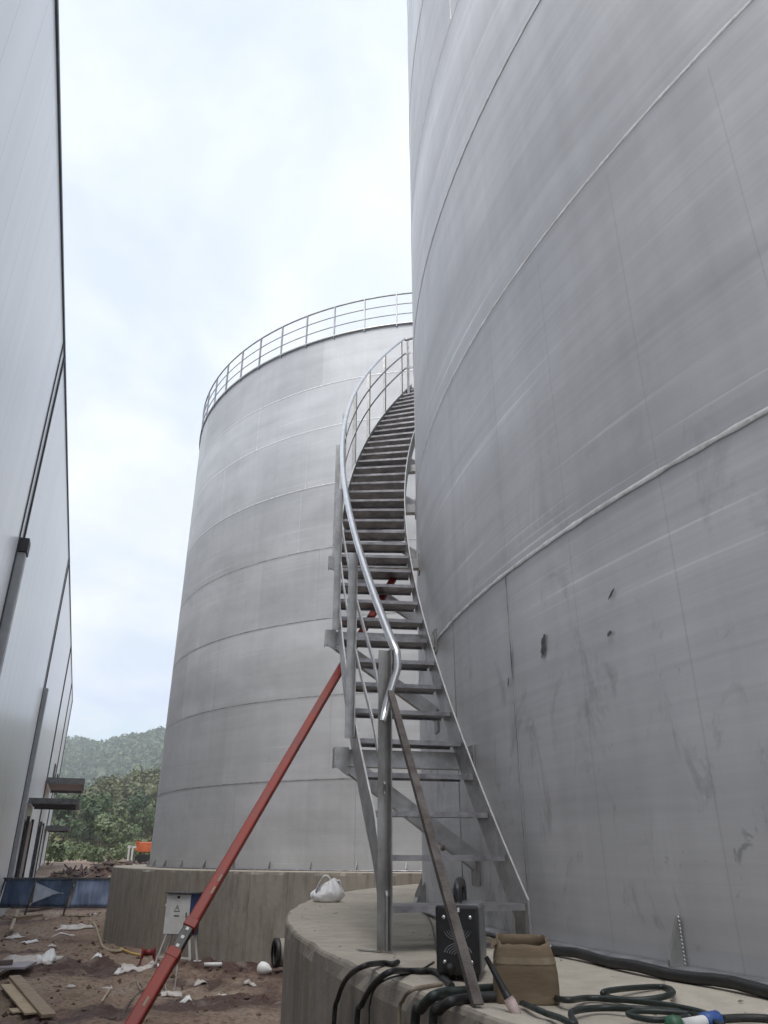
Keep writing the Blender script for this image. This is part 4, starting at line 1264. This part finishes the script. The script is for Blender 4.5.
# earth mound and rubble behind the fence
m = MB(); n = 90; vs = []
for j in range(n):
    for i in range(n):
        x = -22 + 16.5 * i / (n - 1); y = 30.5 + 16 * j / (n - 1)
        e_ = math.exp(-((x + 12.2) / 3.6) ** 4 - ((y - 37.5) / 4.0) ** 2)
        z = ground_h(x, y) - 0.12 + e_ * (1.15 + 0.5 * fbm(x, y, 0.45) + 0.22 * fbm(x, y, 1.8))
        vs.append((x, y, z))
fs = [(j * n + i, j * n + i + 1, (j + 1) * n + i + 1, (j + 1) * n + i) for j in range(n - 1) for i in range(n - 1)]
m.add(vs, fs).build('earth_mound', MAT['mound'], kind='structure')
rnd = random.Random(11); m = MB(); m2 = MB()
for k in range(420):
    x = rnd.uniform(-15.5, -8.6); y = rnd.uniform(34, 39.5)
    e_ = math.exp(-((x + 12.2) / 3.6) ** 4 - ((y - 37.5) / 4.0) ** 2)
    z = ground_h(x, y) - 0.12 + e_ * (1.15 + 0.5 * fbm(x, y, 0.45) + 0.22 * fbm(x, y, 1.8))
    tgt = m2 if rnd.random() < 0.28 else m
    s_ = rnd.uniform(0.06, 0.22)
    if rnd.random() < 0.3:
        d_ = Vector((rnd.uniform(-1, 1), rnd.uniform(-1, 1), rnd.uniform(-0.1, 0.4))).normalized()
        tgt.bar(Vector((x, y, z)) - d_ * s_ * 3, Vector((x, y, z + 0.12)) + d_ * s_ * 3, 0.05, 0.04)
    else:
        c_ = Vector((x, y, z + s_ * 0.3))
        vs = [c_ + Vector((dx, dy, dz * 0.7)) * s_ * rnd.uniform(0.6, 1.3) for dx, dy, dz in ((1, 0, 0), (-1, 0, 0), (0, 1, 0), (0, -1, 0), (0.1, 0, 1), (0, 0, -1))]
        tgt.add(vs, [(0, 2, 4), (2, 1, 4), (1, 3, 4), (3, 0, 4), (2, 0, 5), (1, 2, 5), (3, 1, 5), (0, 3, 5)])
tag(m.build('rubble', MAT['brick']), 'dark broken bricks and clods heaped on the red mound behind the blue fence', 'rubble', kind='stuff')
tag(m2.build('rubble', MAT['straw']), 'pale broken timber and stones on the red mound behind the blue fence', 'rubble', kind='stuff')

# ------------------------------------------------------------------ white factory building on the left
bd_ang = math.atan2(0.936, -0.352)
BO = Vector((-1.954, -0.735, 0))
bld = thing('factory_building', 'long white clad factory building along the left edge with dark canopies', 'building', BO, bd_ang)
S0, SE, BH = -16.0, 64.5, 12.85


def bbox(name, s0, s1, z0, z1, o0, o1, mat, parent=None, bevel=0):
    """box in building coordinates: along the wall s, height z, distance out from the wall"""
    return MB().box(((s0 + s1) / 2, -(o0 + o1) / 2, (z0 + z1) / 2), (abs(s1 - s0), abs(o1 - o0), abs(z1 - z0))).build(name, mat, parent or bld, bevel=bevel)


bbox('wall', S0, SE, -0.5, BH, -24, 0, MAT['cladding'])
bbox('parapet_trim', S0 - 0.05, SE + 0.05, BH + 0.002, BH + 0.09, -24.04, 0.035, MAT['roof_trim'])
bbox('plinth', S0, SE - 0.1, -0.4, 0.45, 0.003, 0.05, MAT['pipe_grey'])
# upright dark joints between the bays, with downpipes
for s_ in (16.0, 31.0, 46.0, 57.0):
    bbox('panel_joint', s_ - 0.05, s_ + 0.05, 0.46, BH - 0.03, 0.003, 0.02, MAT['joint'])
    bbox('panel_joint', s_ + 0.55, s_ + 0.65, 0.46, BH - 0.03, 0.003, 0.035, MAT['joint'])
    if s_ > 40: continue
    dp = bbox('downpipe', s_ + 0.12, s_ + 0.40, 0.3, 7.6, 0.004, 0.17, MAT['pipe_grey'], bevel=0.02)
    if s_ < 20: bbox('hopper', s_ + 0.08, s_ + 0.44, 7.6, 7.9, 0.004, 0.19, MAT['joint'], dp)
bbox('panel_joint', SE - 0.16, SE - 0.04, 0.46, BH - 0.03, 0.003, 0.05, MAT['joint'])


def window(s0, s1, z0, z1):
    w = bbox('window', s0, s1, z0, z1, 0.004, 0.07, MAT['joint'])
    bbox('pane', s0 + 0.09, s1 - 0.09, z0 + 0.09, z1 - 0.09, 0.071, 0.078, MAT['glass'], w)
    bbox('sill', s0 - 0.06, s1 + 0.06, z0 - 0.07, z0 - 0.003, 0.004, 0.12, MAT['pipe_grey'], w)
    return w


window(53.0, 55.2, 5.6, 7.0)
window(60.0, 62.0, 5.6, 7.0)


def door(s0, s1, z1, mat):
    d_ = bbox('door', s0, s1, 0.0, z1, 0.051, 0.10, mat)
    bbox('door_frame', s0 - 0.14, s0 - 0.003, 0.0, z1 + 0.14, 0.051, 0.16, MAT['joint'], d_)
    bbox('door_frame', s1 + 0.003, s1 + 0.14, 0.0, z1 + 0.14, 0.051, 0.16, MAT['joint'], d_)
    bbox('handle', s1 - 0.25, s1 - 0.15, 0.95, 1.15, 0.101, 0.14, MAT['joint'], d_)


door(35.0, 38.2, 3.1, MAT['soffit'])
door(46.8, 49.6, 3.3, MAT['pipe_grey'])


def canopy(s0, s1, z, out, th, label=None, slab=True):
    c_ = bbox('canopy', s0, s0 + 0.18, z, z + th, 0.052, out, MAT['dark_steel'])
    bbox('fascia', s0 + 0.181, s1, z, z + th, out - 0.12, out, MAT['dark_steel'], c_)
    bbox('back_beam', s1 - 0.16, s1, z, z + th * 0.9, 0.052, out - 0.125, MAT['dark_steel'], c_)
    if slab: bbox('soffit_board', s0 + 0.19, s1 - 0.17, z + th * 0.45, z + th * 0.8, 0.055, out - 0.13, MAT['soffit'], c_)
    else:
        for k in range(3):
            q_ = s0 + (s1 - s0) * (k + 1) / 4
            bbox('rafter', q_ - 0.05, q_ + 0.05, z + 0.04, z + th * 0.7, 0.055, out - 0.13, MAT['dark_steel'], c_)
        bbox('glass_sheet', s0 + 0.19, s1 - 0.17, z + th * 0.72, z + th * 0.8, 0.055, out - 0.13, MAT['glass'], c_)
    if label: c_['label'] = label
    return c_


canopy(33.8, 38.5, 3.66, 1.9, 0.20, 'near low canopy with dark fascia', False)
canopy(45.2, 52.5, 5.25, 1.95, 0.30, 'higher canopy with brown soffit', True)
canopy(55.0, 60.0, 3.2, 1.5, 0.28, 'far low dark canopy', False)

# ------------------------------------------------------------------ hills and woods
def hill(name, pts_fn, x0, x1, y0, y1, nx_, ny_, mat):
    vs = []
    for j in range(ny_):
        for i in range(nx_):
            x = x0 + (x1 - x0) * i / (nx_ - 1); y = y0 + (y1 - y0) * j / (ny_ - 1)
            vs.append((x, y, pts_fn(x, y)))
    fs = [(j * nx_ + i, j * nx_ + i + 1, (j + 1) * nx_ + i + 1, (j + 1) * nx_ + i) for j in range(ny_ - 1) for i in range(nx_ - 1)]
    return MB().add(vs, fs, True).build(name, mat, kind='structure')


def interp(tab, x):
    if x <= tab[0][0]: return tab[0][1]
    for (a, za), (b, zb) in zip(tab, tab[1:]):
        if x <= b:
            t_ = (x - a) / (b - a); t_ = t_ * t_ * (3 - 2 * t_); return za + (zb - za) * t_
    return tab[-1][1]


YF = 950.0
far_tab = [(aty(px, py, YF).x, aty(px, py, YF).z) for px, py in ((-300, 800), (-150, 775), (-60, 765), (20, 762), (55, 752), (74, 746), (88, 743), (100, 746), (111, 750), (124, 746), (138, 743), (158, 742), (200, 738), (300, 730), (450, 745), (700, 770), (1000, 800))]


def far_h(x, y):
    r = interp(far_tab, x)
    s_ = sstep(420, YF, y); b_ = 1 - 0.6 * sstep(YF, 1400, y)
    spur = 1 + 0.17 * (math.sin(x * 0.024 + y * 0.008) + 0.6 * noise.noise(Vector((x * 0.012, y * 0.008, 2)))) * (1 - sstep(YF - 260, YF, y))
    return 1.5 + (r - 1.5) * s_ * b_ * spur + 3.2 * noise.noise(Vector((x * 0.05, y * 0.05, 0))) * s_ + 2.0 * noise.noise(Vector((x * 0.15, y * 0.15, 4))) * s_


hill('far_hill', far_h, -900, 700, 400, 1400, 330, 150, MAT['hill_far'])
YN = 250.0
near_tab = [(aty(px, py, YN).x, aty(px, py, YN).z) for px, py in ((-300, 835), (20, 838), (60, 826), (80, 816), (100, 804), (118, 795), (138, 785), (160, 776), (200, 764), (300, 750), (600, 765), (900, 800))]


def near_h(x, y):
    r = interp(near_tab, x) - 3.5
    s_ = sstep(125, YN, y); b_ = 1 - 0.5 * sstep(YN, 420, y)
    return 1.4 + max(0, r - 1.4) * s_ * b_ + 0.8 * noise.noise(Vector((x * 0.06, y * 0.06, 0))) * s_


hill('near_hill', near_h, -260, 190, 105, 430, 150, 110, MAT['hill_near'])


def clump(m, c, rx, rz, n, size, rnd, spread=0.55):
    """leaf sized faces spread through a crown made of several uneven lobes"""
    lobes = []
    for k in range(rnd.randint(4, 7)):
        a = rnd.uniform(0, 2 * PI); q = rnd.uniform(0.1, 0.6)
        lobes.append((Vector((math.cos(a) * q * rx, math.sin(a) * q * rx, rnd.uniform(-0.5, 0.75) * rz)), rnd.uniform(0.35, 0.62)))
    for k in range(n):
        lc, lr = rnd.choice(lobes)
        d = Vector((rnd.gauss(0, 1), rnd.gauss(0, 1), rnd.gauss(0, 1))).normalized()
        p = c + lc + Vector((d.x * rx, d.y * rx, d.z * rz)) * lr * rnd.uniform(0.55, 1.0)
        s = size * rnd.uniform(0.6, 1.4)
        nrm = (d + Vector((rnd.uniform(-1, 1), rnd.uniform(-1, 1), rnd.uniform(-0.6, 1.0))) * spread).normalized()
        a_ = nrm.cross(Vector((rnd.uniform(-1, 1), rnd.uniform(-1, 1), rnd.uniform(-1, 1)))).normalized(); b_ = nrm.cross(a_)
        m.add([p - a_ * s, p - b_ * s * 0.6, p + a_ * s, p + b_ * s * 0.6 + nrm * s * 0.25], [(0, 1, 2, 3)])


rnd = random.Random(21); m = MB()
cnt = 0
while cnt < 1250:
    y = rnd.uniform(128, 300); x = rnd.uniform(-0.55, 0.1) * y
    # only the slope that rises towards the viewer
    z = near_h(x, y)
    if z < 1.6 and rnd.random() < 0.6: continue
    r = rnd.uniform(1.9, 3.4); h = rnd.uniform(2.2, 4.2)
    clump(m, Vector((x, y, z + h * 0.75)), r, h * 0.75, 80, 0.45, rnd); cnt += 1
tag(m.build('wooded_slope', MAT['wood_mass']), 'dense green woodland covering the nearer hillside', 'woodland', kind='stuff')


rnd = random.Random(77); m = MB(); cnt = 0
while cnt < 6500:
    y = rnd.uniform(430, 980); x = rnd.uniform(-0.62, 0.12) * y
    z = far_h(x, y)
    if z < 4: continue
    r = rnd.uniform(2.6, 5.0)
    clump(m, Vector((x, y, z + r * 0.4)), r, r * 0.9, 13, 2.1, rnd, 0.4); cnt += 1
tag(m.build('far_woodland', MAT['far_leaf']), 'hazy blue green forest covering the distant hills', 'forest', kind='stuff')


def tree(px, py_base, Y, h, w, mat, label, seed, leaves=700, size=0.2):
    b = aty(px, py_base, Y); b.z = ground_h(b.x, b.y)
    rnd = random.Random(seed)
    t_ = thing('tree', label, 'tree', b, 0, 'trees at the foot of the wooded hill')
    m = MB(); pts = [Vector((0, 0, -0.2))]
    for k in range(1, 7):
        pts.append(Vector((rnd.uniform(-1, 1) * 0.06 * k, rnd.uniform(-1, 1) * 0.06 * k, h * 0.8 * k / 6)))
    m.tube(pts, 0.2, 8, rs=[h * 0.028 * (1 - 0.13 * k) for k in range(7)])
    for k in range(7):
        st = pts[rnd.randint(2, 5)]; a = rnd.uniform(0, 2 * PI); q = rnd.uniform(0.4, 0.8) * w
        m.tube([st, st + Vector((math.cos(a) * q * .5, math.sin(a) * q * .5, h * 0.1)), st + Vector((math.cos(a) * q, math.sin(a) * q, h * 0.2))], 0.05, 6, rs=[h * 0.014, h * 0.009, h * 0.003])
    m.build('trunk', MAT['bark'], t_)
    m = MB()
    clump(m, Vector((0, 0, h * 0.62)), w, h * 0.42, leaves, size, rnd)
    m.build('crown', mat, t_)
    return t_


TREES = [(62, 100, 7.0, 3.0, 'leaf_dark', 'dark rounded tree just right of the building end'),
         (76, 112, 7.5, 3.2, 'leaf', 'mid green broad tree, second right of the building end'),
         (88, 104, 5.6, 2.6, 'leaf_dark', 'low dark tree right behind the red mound'),
         (98, 118, 8.0, 2.9, 'leaf', 'tall mid green tree above the middle of the red mound'),
         (108, 98, 5.0, 2.6, 'bush', 'pale green low tree left of the orange excavator'),
         (119, 108, 5.6, 2.8, 'bush', 'pale green tree close to the white posts'),
         (130, 122, 7.6, 3.0, 'leaf_dark', 'dark tree rising just left of the far tank edge'),
         (144, 116, 6.8, 3.0, 'leaf', 'mid green tree directly behind the orange excavator')]
for k, (px, Y, h, w, mt, lb) in enumerate(TREES):
    tree(px, 852, Y, h, w, MAT[mt], lb, 40 + k, 900, 0.24)
# more trees hidden behind the far tank keep the wood going from other places
# scrub along the foot of the slope
rnd = random.Random(31); m = MB()
for k in range(150):
    y = rnd.uniform(62, 128); x = -y * rnd.uniform(0.24, 0.46)
    if x < -0.378 * y - 1.2 and y < 66: continue
    z = ground_h(x, y); r = rnd.uniform(0.6, 1.7)
    clump(m, Vector((x, y, z + r * 0.45)), r, r * 0.6, 60, 0.17, rnd)
tag(m.build('scrub', MAT['bush']), 'low pale green scrub between the red mound and the trees', 'scrub', kind='stuff')

# orange excavator half hidden by the far tank
e0 = aty(158, 862, 56.0); e0.z = ground_h(e0.x, e0.y)
ex = thing('excavator', 'orange excavator parked behind the far tank on its left edge', 'excavator', e0, 0.25)
for y in (-0.95, 0.95):
    m = MB(); prof = [(-1.5, 0.25), (-1.35, 0.05), (1.35, 0.05), (1.5, 0.25), (1.5, 0.42), (1.35, 0.6), (-1.35, 0.6), (-1.5, 0.42)]
    m.prism([(x, y - 0.22, z) for x, z in prof], (0, 0.44, 0)); m.build('track', MAT['black_rubber'], ex)
MB().lathe((0, 0, 0.45), [(0.001, 0), (0.6, 0), (0.6, 0.3), (0.001, 0.3)], 20).build('turntable', MAT['dark_steel'], ex)
MB().box((-0.1, 0, 1.05), (2.5, 1.9, 0.65)).build('house', MAT['orange'], ex, bevel=0.06)
MB().prism([(-1.35, -0.9, 0.80), (-1.35, 0.9, 0.80), (-1.55, 0.75, 0.85), (-1.55, -0.75, 0.85)], (0, 0, 0.62)).build('counterweight', MAT['orange'], ex)
cb_ = MB().box((0.7, -0.5, 1.95), (1.1, 0.85, 1.15)).build('cab', MAT['orange'], ex, bevel=0.06)
MB().box((0.7, -0.93, 2.05), (0.85, 0.02, 0.75)).build('window', MAT['glass'], cb_)
MB().bar((1.0, 0.3, 1.3), (2.6, 0.3, 3.2), 0.35, 0.4).build('boom', MAT['orange'], ex)
MB().bar((2.5, 0.3, 3.2), (3.9, 0.3, 1.6), 0.25, 0.3).build('dipper_arm', MAT['orange'], ex)
MB().prism([(3.7, -0.05, 1.65), (4.1, -0.05, 1.6), (4.3, -0.05, 1.0), (3.9, -0.05, 0.8), (3.6, -0.05, 1.1)], (0, 0.7, 0)).build('bucket', MAT['dark_steel'], ex)
# pale posts left of the excavator
for px, lb in ((128.5, 'left pale marker post beside the orange excavator'), (132, 'right pale marker post beside the orange excavator')):
    p = aty(px, 855, 54); p.z = ground_h(p.x, p.y)
    po = thing('marker_post', lb, 'post', p, 0, 'pale posts beside the excavator')
    MB().bar((0, 0, -0.1), (0, 0, 1.1), 0.10, 0.10).build('shaft', MAT['cab_white'], po)
    MB().box((0.05, 0, 1.17), (0.3, 0.12, 0.13)).build('cap', MAT['cab_white'], po)
# small white figure-like bush of litter at the building corner
p = aty(52, 862, 52); p.z = ground_h(p.x, p.y)
o = MB(); rnd = random.Random(9)
clump(o, Vector((p.x, p.y, p.z + 0.75)), 0.7, 0.85, 90, 0.13, rnd)
tag(o.build('shrub', MAT['bush']), 'small pale shrub at the far corner of the white building', 'shrub')

# ------------------------------------------------------------------ sky, sun, haze
SUN_EL, SUN_AZ = math.radians(62), math.radians(-155)     # azimuth from +Y towards +X
sd = Vector((math.sin(SUN_AZ) * math.cos(SUN_EL), math.cos(SUN_AZ) * math.cos(SUN_EL), math.sin(SUN_EL)))
lt = bpy.data.lights.new('sun', 'SUN'); lt.energy = 1.5; lt.angle = math.radians(40); lt.color = (1.0, 0.965, 0.92)
so = bpy.data.objects.new('sun', lt); COL.objects.link(so)
so.rotation_euler = sd.to_track_quat('Z', 'Y').to_euler()
so.location = (0, 0, 40)

w = bpy.data.worlds.new('World'); S.world = w; w.use_nodes = True
nt = w.node_tree; nt.nodes.clear()


def N(typ, **kw):
    x = nt.nodes.new(typ)
    for k, v in kw.items(): setattr(x, k, v)
    return x


out = N('ShaderNodeOutputWorld'); bg = N('ShaderNodeBackground'); nt.links.new(bg.outputs[0], out.inputs[0])
sky = N('ShaderNodeTexSky'); sky.sky_type = 'NISHITA'; sky.sun_disc = False
sky.sun_elevation = SUN_EL; sky.sun_rotation = SUN_AZ; sky.dust_density = 2.0; sky.air_density = 1.0
tcn = N('ShaderNodeTexCoord'); sep = N('ShaderNodeSeparateXYZ'); nt.links.new(tcn.outputs['Generated'], sep.inputs[0])


def mth(op, a, b=None, clamp=False):
    x = N('ShaderNodeMath', operation=op, use_clamp=clamp)
    for i, v in enumerate((a, b)):
        if v is None: continue
        if hasattr(v, 'links'): nt.links.new(v, x.inputs[i])
        else: x.inputs[i].default_value = v
    return x.outputs[0]


den = mth('ADD', mth('MAXIMUM', sep.outputs[2], 0.0), 0.25)
cmb = N('ShaderNodeCombineXYZ')
nt.links.new(mth('DIVIDE', sep.outputs[0], den), cmb.inputs[0]); nt.links.new(mth('DIVIDE', sep.outputs[1], den), cmb.inputs[1])
nz = N('ShaderNodeTexNoise'); nt.links.new(cmb.outputs[0], nz.inputs['Vector'])
nz.inputs['Scale'].default_value = 2.1; nz.inputs['Detail'].default_value = 9; nz.inputs['Roughness'].default_value = 0.55; nz.inputs['Distortion'].default_value = 0.35
rp = N('ShaderNodeValToRGB'); nt.links.new(nz.outputs['Fac'], rp.inputs[0])
rp.color_ramp.elements[0].position = 0.42; rp.color_ramp.elements[0].color = (0.25, 0.25, 0.25, 1)
rp.color_ramp.elements[1].position = 0.68; rp.color_ramp.elements[1].color = (1, 1, 1, 1)
# cloud light: thin veil everywhere, brighter towards the zenith
zen = mth('ADD', mth('MULTIPLY', mth('MAXIMUM', sep.outputs[2], 0.0), 0.5), 4.75)
veil = N('ShaderNodeMix', data_type='RGBA')
nt.links.new(rp.outputs[0], veil.inputs[0])
veil.inputs[6].default_value = (0, 0, 0, 1)
cc = N('ShaderNodeVectorMath', operation='SCALE'); cc.inputs[0].default_value = (0.95, 0.98, 1.03); nt.links.new(zen, cc.inputs['Scale'])
c0 = N('ShaderNodeVectorMath', operation='MAXIMUM'); c0.inputs[1].default_value = (3.05, 3.55, 4.35); nt.links.new(sky.outputs[0], c0.inputs[0])
cl = N('ShaderNodeVectorMath', operation='MINIMUM'); cl.inputs[1].default_value = (3.4, 3.9, 4.65); nt.links.new(c0.outputs[0], cl.inputs[0])
nt.links.new(cl.outputs[0], veil.inputs[6]); nt.links.new(cc.outputs[0], veil.inputs[7])
nt.links.new(veil.outputs[2], bg.inputs[0]); bg.inputs[1].default_value = 0.105

HAZE = 0.00048
if HAZE:
    t = bpy.data.materials.new('haze_air'); t.use_nodes = True; t.node_tree.nodes.clear()
    o_ = t.node_tree.nodes.new('ShaderNodeOutputMaterial'); pv = t.node_tree.nodes.new('ShaderNodeVolumePrincipled')
    pv.inputs['Color'].default_value = (0.90, 0.96, 1.0, 1); pv.inputs['Density'].default_value = HAZE; pv.inputs['Anisotropy'].default_value = 0.2
    t.node_tree.links.new(pv.outputs[0], o_.inputs['Volume'])
    hz = MB().box((0, 100, 84), (3600, 3400, 172)).build('haze', t, kind='stuff')
    hz['label'] = 'pale summer haze veiling the distant hills'; hz['category'] = 'haze'

S.view_settings.view_transform = 'Standard'; S.view_settings.look = 'None'
S.view_settings.exposure = 1.12; S.view_settings.gamma = 1.0; S.view_settings.use_curve_mapping = False
S.render.engine = 'CYCLES'
S.cycles.max_bounces = 8; S.cycles.volume_bounces = 2
S.cycles.use_denoising = True
